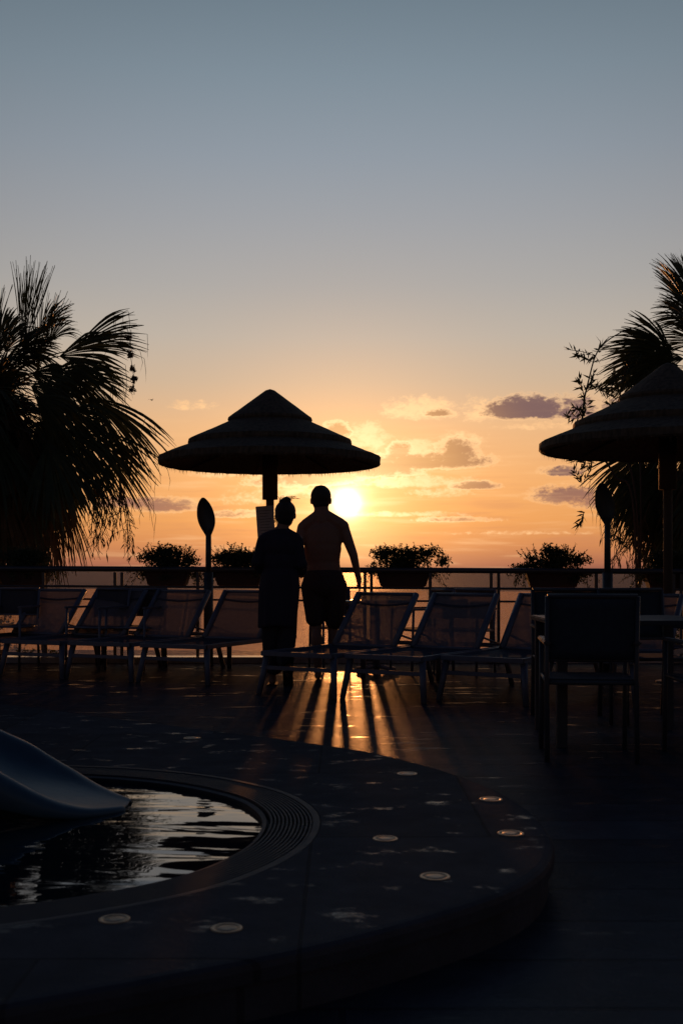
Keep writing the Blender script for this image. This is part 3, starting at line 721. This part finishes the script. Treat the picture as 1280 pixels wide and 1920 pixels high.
# bamboo-like shrub between the right parasol and the palm
rr=random.Random(77); b0=W(1190,1068,13.7); b0.z=-3.3
t=empty('leafy_bamboo',b0); tag(t,'slender bamboo with clustered narrow leaves showing above the right parasol','bamboo'); binv=Matrix.Translation(-b0)
def stem(pts,tw):
    mb=MB(); P=catmull(pts,10,False); mb.tube(P,[.016-.011*i/(len(P)-1) for i in range(len(P))],6,False)
    mb.v=[tuple(binv@Vector(v)) for v in mb.v]; mb.build('stem','wood',t,True)
Yb=13.7
stem([b0,W(1190,1000,Yb),W(1150,890,Yb),W(1098,815,Yb),W(1092,770,Yb),W(1103,712,Yb),W(1122,655,Yb),W(1165,622,Yb),W(1200,612,Yb)],0)
stem([b0,W(1195,1000,Yb),W(1160,820,Yb),W(1165,720,Yb),W(1185,660,Yb)],0)
stem([b0,W(1200,1000,Yb),W(1200,820,Yb),W(1215,700,Yb)],0)
def sprays(lst):
    for (x0,y0,x1,y1) in lst:
        mb=MB()
        p=W(x0,y0,Yb); q=W(x1,y1,Yb+rr.uniform(-.25,.25)); mb.tube([p,(p+q)/2+Vector((0,0,.015)),q],.0035,4,False)
        n=max(4,int((q-p).length/.035))
        for i in range(n+1):
            c=p.lerp(q,i/n)
            for s in range(3):
                dirv=((q-p).normalized()*rr.uniform(.2,.9)+Vector((rr.gauss(0,.5),rr.gauss(0,.5),rr.gauss(0,.55)))).normalized()
                l=rr.uniform(.08,.15); w=dirv.orthogonal().normalized(); w.rotate(Matrix.Rotation(rr.random()*6.28,3,dirv)); w=w*.0125
                mb.add([c,c+dirv*l*.4+w,c+dirv*l,c+dirv*l*.4-w],[(0,1,2,3)])
        mb.v=[tuple(binv@Vector(v)) for v in mb.v]; mb.build('leaf_spray','shrub',t)
sprays([(1116,668,1068,656),(1112,680,1080,664),(1120,660,1128,645)])
sprays([(1097,752,1086,712),(1100,735,1112,700),(1108,722,1146,742),(1115,730,1148,722)])
sprays([(1093,785,1062,780),(1090,790,1100,760),(1090,775,1076,764)])
sprays([(1160,740,1150,700),(1165,720,1180,690),(1165,735,1195,715),(1155,775,1140,755),(1200,735,1215,700),(1180,690,1200,672),(1190,735,1230,710),(1210,712,1235,690)])
sprays([(1092,868,1072,858),(1090,880,1098,862),(1088,905,1076,882),(1095,900,1108,880),(1095,960,1086,985),(1150,1000,1165,1020),(1160,950,1150,975)])

# low hedge peeping through the railing at the far right and far left
for (px,lab) in ((1240,'low leafy shrub behind the railing below the right palm'),(30,'dark leafy shrub behind the railing below the left palm')):
    x=(px-640)/F*13.6; t=empty('shrub',(x,13.7,-3.2)); tag(t,lab,'shrub'); rr=random.Random(px)
    mb=MB()
    for k in range(26): leaf_cloud(mb,(rr.uniform(-.6,.6),rr.uniform(-.3,.3),rr.uniform(2.2,3.85)),(.22,.2,.16),150,.03,rr,.0)
    mb.build('foliage','shrub',t)
    mb=MB()
    for k in range(7): a=rr.uniform(-.1,.1); mb.tube([(a,0,0),(a*2+rr.uniform(-.1,.1),rr.uniform(-.1,.1),1.5),(rr.uniform(-.5,.5),rr.uniform(-.3,.3),3.4)],[.03,.02,.006],6,False)
    mb.build('stem','wood',t)

# bird
mb=MB(); c=Vector((0,0,0)); mb.tube([(-.16,0,0),(-.05,0,.01),(.1,0,0),(.2,0,0)],[.01,.05,.05,.005],8)
for s in (-1,1): mb.add([(-.02,0,.02),(.1,0,.02),(.02,s*.3,.10),(-.06,s*.28,.09),(-.1,s*.55,.02)],[(0,1,2,3),(3,2,4)])
bd=mb.build('bird','dark'); bd.location=W(284,750,60); bd.rotation_euler=(0,.2,.9); bd.scale=(.5,.5,.5); tag(bd,'tiny dark bird flying between the left palm and the parasol','bird')

# ------------------------------------------------------------------ PEOPLE
ICO=[]
for q in (1,2,3):
    bm=bmesh.new(); bmesh.ops.create_icosphere(bm,subdivisions=q,radius=1); bm.verts.index_update()
    ICO.append(([v.co.copy() for v in bm.verts],[[v.index for v in f.verts] for f in bm.faces])); bm.free()
def blob(name,prims,m,parent,voxel=.008,smooth=6,sub=0):
    acc=MB()
    def ell(c,r,rot=None):
        mt=Matrix.Translation(c)@(rot or Matrix.Identity(4))@Matrix.Diagonal((r[0],r[1],r[2],1))
        V,Fc=ICO[2 if max(r)>.06 else 1]; acc.add(V,Fc,mt)
    for p in prims:
        if p[0]=='e': ell(Vector(p[1]),p[2],p[3] if len(p)>3 else None)
        else:
            a,ra,b,rb=Vector(p[1]),p[2],Vector(p[3]),p[4]; fy=p[5] if len(p)>5 else 1
            n=max(2,int((b-a).length/(min(ra,rb)*.3))+1)
            for i in range(n+1):
                t=i/n; r=ra+(rb-ra)*t; ell(a.lerp(b,t),(r,r*fy,r))
    me=bpy.data.meshes.new(name); me.from_pydata(acc.v,[],acc.f); me.update()
    o=bpy.data.objects.new(name,me); COL.objects.link(o)
    rm=o.modifiers.new('r','REMESH'); rm.mode='VOXEL'; rm.voxel_size=voxel; rm.use_smooth_shade=True
    sm=o.modifiers.new('s','SMOOTH'); sm.factor=.5; sm.iterations=smooth
    dg=bpy.context.evaluated_depsgraph_get(); m2=bpy.data.meshes.new_from_object(o.evaluated_get(dg))
    o.modifiers.clear(); o.data=m2; m2.name=name; m2.materials.clear(); m2.materials.append(M[m])
    for p in m2.polygons: p.use_smooth=True
    if parent: o.parent=parent
    return o
def hand(wrist,d,palmn,side,spread=1,curl=.3,L=.185):
    """palm and five bent fingers; d = hand direction, side = thumb side"""
    w=Vector(wrist); d=Vector(d).normalized(); s=Vector(side); s=(s-d*s.dot(d)).normalized(); n=d.cross(s).normalized()
    if n.dot(Vector(palmn))<0: n=-n
    P=[]; rot=Matrix((s,n,d)).transposed().to_4x4()
    P.append(('c',w-d*.02,.026,w+d*.02,.028)); P.append(('e',w+d*.055,(.040,.017,.052),rot))
    lens=[.070,.078,.073,.056]
    for k in range(4):
        off=(.030-.020*k); b=w+d*(.088-.004*abs(k-1))+s*off; fl=lens[k]; r=.0088-.0006*(k==3)
        cu=curl*(1+.25*k); q0=b
        for seg,(fr,cc) in enumerate(((.45,.5),(.3,1.3),(.25,2.0))):
            q1=q0+(d*math.cos(cu*cc)+n*math.sin(cu*cc)+s*(.06*(1.5-k)))*fl*fr; P.append(('c',q0,r-.0006*seg,q1,r-.0009*(seg+1))); q0=q1
    b=w+d*.028+s*.026; q1=b+(d*.7+s*.6+n*.25).normalized()*.036; q2=q1+(d*.92+s*.15+n*.3).normalized()*.03
    P.append(('c',b,.013,q1,.011)); P.append(('c',q1,.011,q2,.0085)); return P
def foot(ankle,toe,heel=None):
    a=Vector(ankle); t=Vector(toe); f=(t-a); f.z=0; f.normalize(); hz=a-f*.045; hz.z=t.z+.0
    return [('c',a,.037,hz+Vector((0,0,.02)),.032),('c',hz+Vector((0,0,.015)),.030,t+Vector((0,0,.008)),.026),('c',a+f*.02,.036,t+Vector((0,0,.005))-f*.05,.030)]

def head(c,h,tilt=0):
    c=Vector(c); k=h/.235
    P=[('e',c+Vector((0,-.012*k,.022*k)),(.084*k,.098*k,.096*k)),('e',c+Vector((0,-.02*k,-.03*k)),(.072*k,.075*k,.07*k)),('e',c+Vector((0,.028*k,-.045*k)),(.064*k,.060*k,.068*k)),
       ('e',c+Vector((0,.052*k,-.09*k)),(.026*k,.024*k,.022*k)),
       ('e',c+Vector((0,.092*k,-.02*k)),(.012*k,.020*k,.022*k)),('e',c+Vector((0,.085*k,-.058*k)),(.024*k,.010*k,.010*k)),
       ('e',c+Vector((-.03*k,.075*k,.012*k)),(.016*k,.012*k,.010*k)),('e',c+Vector((.03*k,.075*k,.012*k)),(.016*k,.012*k,.010*k))]
    for s in (-1,1): P.append(('e',c+Vector((s*.083*k,-.005*k,-.012*k)),(.010*k,.020*k,.032*k)))
    return P
# man: origin between the feet, walking towards +Y
mx,my=-.169,10.9
man=empty('person',(mx,my,0)); tag(man,'taller person with short hair and knee-length shorts, one arm hanging, facing the sun','person')
hc=(-.028,.03,1.722)
body=head(hc,.265)
body+= [('c',(-.025,.0,1.68),.066,(-.02,-.01,1.52),.078),('c',(-.02,-.01,1.585),.062,(-.16,-.01,1.48),.064),('c',(-.02,-.01,1.585),.062,(.15,-.01,1.485),.064),
  ('e',(-.01,.0,1.38),(.185,.115,.16)),('e',(-.01,-.008,1.32),(.186,.112,.17)),('e',(-.01,-.01,1.25),(.180,.110,.17)),('e',(-.01,-.006,1.19),(.171,.106,.16)),('e',(-.008,0,1.12),(.164,.104,.16)),('e',(-.004,0,1.06),(.165,.110,.15)),('e',(.0,.0,1.0),(.172,.118,.13)),
  ('e',(-.075,-.03,.93),(.085,.09,.10)),('e',(.085,-.03,.93),(.085,.09,.10)),
  ('e',(-.185,-.005,1.455),(.065,.065,.065)),('e',(.175,-.005,1.46),(.068,.065,.068))]
# right arm (free)
el=(.283,-.04,1.19); wr=(.335,.0,.955)
body+= [('c',(.185,0,1.45),.060,el,.043),('c',el,.043,wr,.028)]
body+= hand(wr,(.10,.05,-1),(-.7,.3,0),(-.1,1,0),curl=.28)
# left arm, hand resting behind the woman's waist
el2=(-.262,-.10,1.19); wr2=(-.33,-.30,1.12)
body+= [('c',(-.20,0,1.45),.058,el2,.043),('c',el2,.042,wr2,.028)]
body+= hand(wr2,(-.62,-.35,-.25),(0,-.1,-1),(0,-.3,1),curl=.3)
# legs
kn=(-.075,.02,.52); an=(-.055,-.02,.075); kn2=(.085,.07,.53); an2=(.095,.10,.075)
body+= [('c',(-.088,0,.90),.093,kn,.058),('c',kn,.056,an,.036),('e',(-.068,-.03,.37),(.056,.060,.12)),('c',(.09,0,.90),.093,kn2,.058),('c',kn2,.056,an2,.036),('e',(.092,.05,.37),(.056,.060,.12))]
body+= foot(an,(-.05,.15,.02))+foot(an2,(.105,.27,.02))
bo=blob('body',body,'skin',man,.0065,10)
hair=[('e',Vector(hc)+Vector((0,-.022,.034)),(.099,.110,.104)),('e',Vector(hc)+Vector((0,-.04,-.03)),(.080,.074,.075)),('e',Vector(hc)+Vector((-.03,-.02,.112)),(.035,.03,.022)),('e',Vector(hc)+Vector((.02,.0,.115)),(.035,.04,.022))]
blob('hair',hair,'hair',man,.006,2)
sh=[('e',(.0,.0,1.02),(.186,.132,.05)),('e',(.0,-.01,.96),(.20,.145,.11)),('e',(0,-.02,.90),(.195,.15,.13)),('c',(-.098,-.01,.88),.122,(-.085,.01,.585),.090),('c',(.105,0,.88),.122,(.100,.05,.565),.092)]
so=blob('shorts',sh,'shorts',man,.008,4)
# woman
wx,wy=-.568,10.35
wo_=empty('person',(wx,wy,0)); tag(wo_,'shorter person with pinned-up hair, in loose tunic and wide trousers, left of the taller one','person')
hc=(.058,.02,1.553)
body=head(hc,.248)
body+= [('c',(.050,0,1.50),.056,(.02,-.01,1.37),.062),('c',(.01,-.01,1.405),.05,(-.12,-.01,1.335),.05),('c',(.03,-.01,1.405),.05,(.15,-.01,1.335),.05),
  ('e',(.015,0,1.25),(.155,.105,.14)),('e',(.015,0,1.10),(.14,.10,.13)),('e',(.005,0,.93),(.175,.12,.14)),('e',(-.06,-.02,.86),(.085,.09,.1)),('e',(.07,-.02,.86),(.085,.09,.1)),
  ('e',(-.135,0,1.325),(.052,.052,.052)),('e',(.165,0,1.325),(.052,.052,.052))]
e1=(-.205,-.02,1.10); w1=(-.150,.16,.98); e2=(.215,-.03,1.08); w2=(.20,.16,1.0)
body+= [('c',(-.145,0,1.32),.048,e1,.037),('c',e1,.036,w1,.024),('c',(.172,0,1.32),.048,e2,.037),('c',e2,.036,w2,.024)]
body+= hand(w1,(.2,.9,.1),(1,0,-.2),(0,.2,1),curl=.4,L=.165)+hand(w2,(-.1,.9,.1),(-1,0,-.2),(0,.2,1),curl=.4)
k1=(-.065,.03,.47); a1=(-.06,.02,.075); k2=(.075,.03,.48); a2=(.085,-.16,.16)
body+= [('c',(-.08,0,.85),.085,k1,.052),('c',k1,.05,a1,.032),('c',(.085,0,.85),.085,k2,.052),('c',k2,.05,a2,.033)]
body+= foot(a1,(-.06,.16,.02))
body+= [('c',a2,.033,(.085,-.20,.135),.030),('c',(.085,-.195,.13),.028,(.09,-.07,.035),.026),('c',a2,.033,(.09,-.09,.05),.027)]
blob('body',body,'skin',wo_,.0065,5)
H=Vector(hc)
rr=random.Random(9)
hair=[('e',H+Vector((0,-.024,.028)),(.096,.104,.100)),('e',H+Vector((-.003,-.045,-.02)),(.086,.074,.085)),('e',H+Vector((.012,-.045,.125)),(.045,.045,.035)),('e',H+Vector((-.03,-.05,.115)),(.028,.03,.022))]
ho=blob('hair',hair,'hair',wo_,.006,2)
mb=MB()
for k in range(90):   # loose strands
    if k<45: p=H+Vector((rr.uniform(-.05,.055),-.045+rr.uniform(-.03,.03),.135+rr.uniform(-.02,.01))); q=p+Vector((rr.gauss(.01,.035),rr.gauss(0,.02),rr.uniform(-.005,.035)))
    else: p=H+Vector((-.078+rr.uniform(-.004,.01),rr.uniform(-.08,.02),rr.uniform(-.08,.05))); q=p+Vector((-rr.uniform(.004,.035),rr.gauss(0,.01),-rr.uniform(.0,.05)))
    mb.tube([p,(p+q)/2+Vector((rr.gauss(0,.006),0,.01)),q],.0016,4,False)
mb.build('loose_hair','hair',wo_)
# tunic lofted in sections with folds
def loft(name,secs,m,parent,n=72,fold=.0,freq=9,thick=.004,seed=0):
    vs=[];fs=[]
    S=[]
    for a,b in zip(secs[:-1],secs[1:]):
        k=6
        for i in range(k): t=i/k; t2=t*t*(3-2*t)*.3+t*.7; S.append(tuple(a[j]+(b[j]-a[j])*t2 for j in range(5)))
    S.append(secs[-1])
    z0,z1=S[0][4],S[-1][4]
    for (cx,cy,rx,ry,z) in S:
        u=(z0-z)/(z0-z1)
        for j in range(n):
            an=2*math.pi*j/n; f=1+fold*u*(math.sin(freq*an+seed+1.3*math.sin(3*an))+.4*math.sin(17*an+z*9))
            vs.append((cx+rx*f*math.cos(an),cy+ry*f*math.sin(an),z+.012*u*math.sin(3*an+seed)))
    for i in range(len(S)-1):
        for j in range(n): fs.append((i*n+j,i*n+(j+1)%n,(i+1)*n+(j+1)%n,(i+1)*n+j))
    mb=MB(); mb.add(vs,fs); o=mb.build(name,m,parent,True); s=o.modifiers.new('t','SOLIDIFY'); s.thickness=thick; return o
# body of the tunic: sleeves and shoulders as one remeshed piece, skirt lofted below and overlapping inside
tn=[('c',(.03,-.01,1.385),.066,(-.125,-.01,1.325),.060),('c',(.03,-.01,1.385),.066,(.15,-.01,1.325),.060),('e',(.015,0,1.26),(.168,.12,.15)),('e',(.012,0,1.12),(.160,.118,.16)),('e',(.01,0,.98),(.172,.13,.15)),
    ('c',(-.145,0,1.31),.058,(-.192,-.02,1.13),.056),('c',(.165,0,1.31),.058,(.200,-.03,1.10),.054),('c',(.208,-.03,1.10),.055,(.205,.06,1.04),.05),('c',(-.198,-.02,1.12),.056,(-.18,.06,1.06),.05)]
blob('tunic',tn,'tunic',wo_,.008,4)
loft('tunic_skirt',[(.01,0,.166,.125,1.02),(.005,0,.180,.138,.90),(-.005,0,.174,.145,.75),(-.022,0,.160,.15,.535)],'tunic',wo_,fold=.06,freq=8)
loft('trouser_leg',[(-.07,.0,.10,.11,.80),(-.066,.02,.088,.10,.47),(-.062,.02,.078,.10,.11)],'trousers',wo_,fold=.06,freq=5,seed=2)
loft('trouser_leg',[(.075,.0,.10,.11,.80),(.07,.01,.086,.10,.48),(.062,-.11,.070,.10,.20)],'trousers',wo_,fold=.06,freq=5,seed=4)
mb=MB(); mb.box((-.06,.055,.006),(.095,.26,.014),bev=.005); mb.build('sandal','shoe',wo_)
mb=MB(); mb.box((0,0,0),(.09,.22,.016),Matrix.Translation((.09,-.155,.075))@Matrix.Rotation(R(-42),4,'X'),.005); mb.build('sandal','shoe',wo_)

# ------------------------------------------------------------------ LIGHT AND SKY
SAZ=math.degrees(math.atan((651-640)/F)); SEL=math.degrees(math.atan((HZ-943)/F))
S=Vector((math.sin(R(SAZ))*math.cos(R(SEL)),math.cos(R(SAZ))*math.cos(R(SEL)),math.sin(R(SEL))))
sd=bpy.data.lights.new('sun','SUN'); sd.energy=2.3; sd.angle=R(.9); sd.color=(1,.36,.10)
so=bpy.data.objects.new('sun',sd); COL.objects.link(so); so.rotation_euler=S.to_track_quat('Z','Y').to_euler()

w=bpy.data.worlds.new('World'); scene.world=w; w.use_nodes=True; nt=w.node_tree; N=nt.nodes; L=nt.links; N.clear()
outw=N.new('ShaderNodeOutputWorld'); bg=N.new('ShaderNodeBackground'); L.new(bg.outputs[0],outw.inputs[0])
tc=N.new('ShaderNodeTexCoord')
nrm=N.new('ShaderNodeVectorMath'); nrm.operation='NORMALIZE'; L.new(tc.outputs['Generated'],nrm.inputs[0])
sx=N.new('ShaderNodeSeparateXYZ'); L.new(nrm.outputs[0],sx.inputs[0])
def mth(op,*a,clamp=False):
    n=N.new('ShaderNodeMath'); n.operation=op; n.use_clamp=clamp
    for i,v in enumerate(a):
        if isinstance(v,(int,float)): n.inputs[i].default_value=v
        else: L.new(v,n.inputs[i])
    return n.outputs[0]
def sstep(v,lo,hi):
    n=N.new('ShaderNodeMapRange'); n.interpolation_type='SMOOTHSTEP'; L.new(v,n.inputs['Value']); n.inputs['From Min'].default_value=lo; n.inputs['From Max'].default_value=hi; return n.outputs[0]
def mixc(f,a,b,mode='MIX'):
    n=N.new('ShaderNodeMix'); n.data_type='RGBA'; n.blend_type=mode; n.clamp_result=False
    for s,v in ((0,f),(6,a),(7,b)):
        if isinstance(v,(int,float)): n.inputs[s].default_value=v
        elif isinstance(v,tuple): n.inputs[s].default_value=(*v,1) if len(v)==3 else v
        else: L.new(v,n.inputs[s])
    return n.outputs[2]
def ramp(v,stops,lo,hi):
    u=mth('DIVIDE',mth('SUBTRACT',v,lo),hi-lo); n=N.new('ShaderNodeValToRGB'); L.new(u,n.inputs[0]); cr=n.color_ramp; cr.interpolation='LINEAR'
    while len(cr.elements)>1: cr.elements.remove(cr.elements[-1])
    for i,(p,c) in enumerate(stops):
        e=cr.elements[0] if i==0 else cr.elements.new((p-lo)/(hi-lo)); e.position=(p-lo)/(hi-lo); e.color=(*c,1)
    return n.outputs[0]
az=mth('MULTIPLY',mth('ARCTAN2',sx.outputs[0],sx.outputs[1]),180/math.pi)
el=mth('MULTIPLY',mth('ARCSINE',sx.outputs[2]),180/math.pi)
dot=N.new('ShaderNodeVectorMath'); dot.operation='DOT_PRODUCT'; L.new(nrm.outputs[0],dot.inputs[0]); dot.inputs[1].default_value=S
ang=mth('MULTIPLY',mth('ARCCOSINE',mth('MINIMUM',dot.outputs['Value'],.9999999)),180/math.pi)
c=s2l
sky=ramp(el,[(-3,c((60,42,44))),(-.3,c((105,68,66))),(.2,c((168,104,80))),(1.2,c((212,138,86))),(2.5,c((234,160,92))),(4.5,c((240,174,110))),(7,c((232,182,132))),(9.3,c((206,180,152))),(11.5,c((190,178,164))),(14,c((174,170,166))),(17.0,c((161,163,167))),(20,c((148,157,167))),(23.5,c((134,149,161))),(27,c((120,137,150))),(34,c((88,107,130))),(50,c((58,72,98))),(90,c((42,54,80)))],-3,90)
# dimmer away from the sunset
away=mth('SUBTRACT',1.0,mth('MULTIPLY',sstep(ang,12,34),.30)); away2=mth('SUBTRACT',1.0,mth('MULTIPLY',sstep(ang,30,95),.70))
sky=mixc(1.0,sky,(1,1,1)) if False else sky
sc=N.new('ShaderNodeVectorMath'); sc.operation='SCALE'; L.new(sky,sc.inputs[0]); L.new(mth('MULTIPLY',away,away2),sc.inputs['Scale']); sky=mixc(sstep(ang,32,85),sc.outputs[0],mixc(1.0,sc.outputs[0],(.62,.78,1.15),'MULTIPLY'))
# golden spread round the sun
def gauss(sig,amp,src=None): return mth('MULTIPLY',mth('EXPONENT',mth('MULTIPLY',mth('MULTIPLY',ang,ang),-1/(sig*sig))),amp)
def vscale(colr,f):
    n=N.new('ShaderNodeVectorMath'); n.operation='SCALE'; n.inputs[0].default_value=colr; L.new(f,n.inputs['Scale']); return n.outputs[0]
def vadd(a,b):
    n=N.new('ShaderNodeVectorMath'); n.operation='ADD'; L.new(a,n.inputs[0]); L.new(b,n.inputs[1]); return n.outputs[0]
sky=vadd(sky,vscale((.34,.15,.045),gauss(7.0,1)))
# clouds
cxy=N.new('ShaderNodeCombineXYZ'); L.new(mth('MULTIPLY',az,.9),cxy.inputs[0]); L.new(mth('MULTIPLY',el,1.5),cxy.inputs[1])
def wnoise(scale,det,off,rg=.55,dist=0):
    a=N.new('ShaderNodeVectorMath'); a.operation='ADD'; L.new(cxy.outputs[0],a.inputs[0]); a.inputs[1].default_value=(off,off*.3,off*.7)
    n=N.new('ShaderNodeTexNoise'); n.inputs['Scale'].default_value=scale; n.inputs['Detail'].default_value=det; n.inputs['Roughness'].default_value=rg; n.inputs['Distortion'].default_value=dist
    L.new(a.outputs[0],n.inputs['Vector']); return n.outputs[0]
nC=wnoise(6.0,5,1.7,.6); nA=wnoise(.9,8,3.1,.62,.4); nB=wnoise(2.4,8,9.4,.65,.3)
puff=mth('ADD',mth('MULTIPLY',mth('SUBTRACT',nA,.5),2.6),mth('ADD',mth('MULTIPLY',mth('SUBTRACT',nB,.5),3.0),mth('MULTIPLY',mth('SUBTRACT',nC,.5),1.3)))
def field(lst):
    acc=None
    for (px,py,rx,ry,amp) in lst:
        a0=math.degrees(math.atan((px-640)/F)); e0=math.degrees(math.atan((HZ-py)*math.cos(R(a0))/F)); ra=math.degrees(rx/F); re=math.degrees(ry/F)
        u=mth('DIVIDE',mth('SUBTRACT',az,a0),ra); v=mth('DIVIDE',mth('SUBTRACT',el,e0),re)
        v=mth('MAXIMUM',v,mth('MULTIPLY',v,-1.7))
        m=mth('MULTIPLY',mth('SUBTRACT',1.0,mth('ADD',mth('MULTIPLY',u,u),mth('MULTIPLY',v,v))),amp)
        acc=m if acc is None else mth('MAXIMUM',acc,m)
    return acc
bodies=field([(985,770,80,28,1.1),(1075,772,50,28,.5),(800,868,120,22,.9),(855,850,40,28,.8),(700,880,90,26,.9),(750,850,24,22,.8),(590,896,85,24,1.0),(630,812,26,22,.8),
  (890,912,44,9,.7),(1055,885,42,11,.6),(1068,932,72,22,.8),(1140,945,60,16,.6),(305,950,68,17,.7),(225,945,60,14,.5),(440,965,50,8,.4),(820,775,30,10,.6),(860,975,60,5,.35),(520,905,60,12,.4),(1180,770,50,25,.7)])
dens=mth('ADD',mth('ADD',bodies,.12),mth('MULTIPLY',puff,.62))
lights=field([(790,772,80,28,1.0),(690,825,45,34,1.0),(770,905,130,18,.9),(770,845,60,26,1.1),(860,830,50,22,.5),(560,925,90,18,.7),(665,880,40,26,.8),(360,762,42,12,.6),(900,775,50,28,.6),(760,965,120,7,.7),(820,925,60,14,.5),(420,890,70,10,.6),(470,935,60,16,.4),(1010,1000,120,4,.3),(1030,800,90,10,.5)])
ldens=mth('ADD',mth('ADD',lights,.1),mth('MULTIPLY',puff,.75))
lf=mth('MULTIPLY',sstep(ldens,-.1,1.1),.8)
near=mth('EXPONENT',mth('MULTIPLY',ang,-1/6.0))     # 1 at the sun
litc=mixc(mth('MULTIPLY',near,1.4,clamp=True),c((246,186,128)),(1.55,1.02,.52))
sky=mixc(lf,sky,litc)
rim=mth('MULTIPLY',sstep(dens,-.35,.05),mth('MULTIPLY',near,1.9,clamp=True)); sky=mixc(mth('MULTIPLY',rim,.8),sky,litc)
bodc=mixc(mth('MULTIPLY',sstep(ang,10.5,4.0),.92),c((112,84,90)),(.66,.31,.105))
low=sstep(el,5.5,2.5); bodc=mixc(mth('MULTIPLY',low,.5),bodc,c((206,140,100)))
bf=mth('MULTIPLY',sstep(dens,.0,.7),mth('SUBTRACT',.9,mth('MULTIPLY',sstep(ang,9,2),.2))); sky=mixc(bf,sky,bodc)
# thin streaks low down
cst=N.new('ShaderNodeCombineXYZ'); L.new(mth('MULTIPLY',az,.16),cst.inputs[0]); L.new(mth('MULTIPLY',el,1.8),cst.inputs[1])
ns=N.new('ShaderNodeTexNoise'); ns.inputs['Scale'].default_value=1.3; ns.inputs['Detail'].default_value=6; L.new(cst.outputs[0],ns.inputs['Vector'])
stf=mth('MULTIPLY',sstep(ns.outputs[0],.5,.72),mth('MULTIPLY',sstep(el,9,4),.30)); sky=mixc(stf,sky,litc)
stf=mth('MULTIPLY',sstep(ns.outputs[0],.48,.30),mth('MULTIPLY',sstep(el,8,3),.22)); sky=mixc(stf,sky,c((196,128,96)))
# the sun and its aureole
up=sstep(el,-.4,.6)
sky=vadd(sky,vscale((1.0,.50,.10),mth('MULTIPLY',gauss(5.0,.20),up)))
sky=vadd(sky,vscale((1.0,.74,.36),mth('MULTIPLY',gauss(2.3,.5),up)))
sky=vadd(sky,vscale((1.0,.86,.55),mth('MULTIPLY',gauss(.78,1.3),up)))
sky=vadd(sky,vscale((1.0,.95,.8),mth('MULTIPLY',gauss(.45,3),up)))
L.new(sky,bg.inputs[0]); bg.inputs[1].default_value=1.0

# ------------------------------------------------------------------ camera
cd=bpy.data.cameras.new('camera'); cam=bpy.data.objects.new('camera',cd); COL.objects.link(cam); scene.camera=cam
cam.location=(0,0,CH); cam.rotation_euler=(R(90),0,0)
cd.sensor_fit='VERTICAL'; cd.sensor_height=36; cd.lens=36*F/1920; cd.shift_y=(HZ-960)/1920; cd.clip_end=60000; cd.clip_start=.05
cd.dof.use_dof=True; cd.dof.focus_distance=11.2; cd.dof.aperture_fstop=5.6
scene.render.resolution_x=682; scene.render.resolution_y=1024
vs_=scene.view_settings; vs_.view_transform='Standard'; vs_.look='None'; vs_.exposure=0; vs_.gamma=1
scene.cycles.use_denoising=True
scene.cycles.max_bounces=6; scene.cycles.transparent_max_bounces=16; scene.cycles.sample_clamp_indirect=4
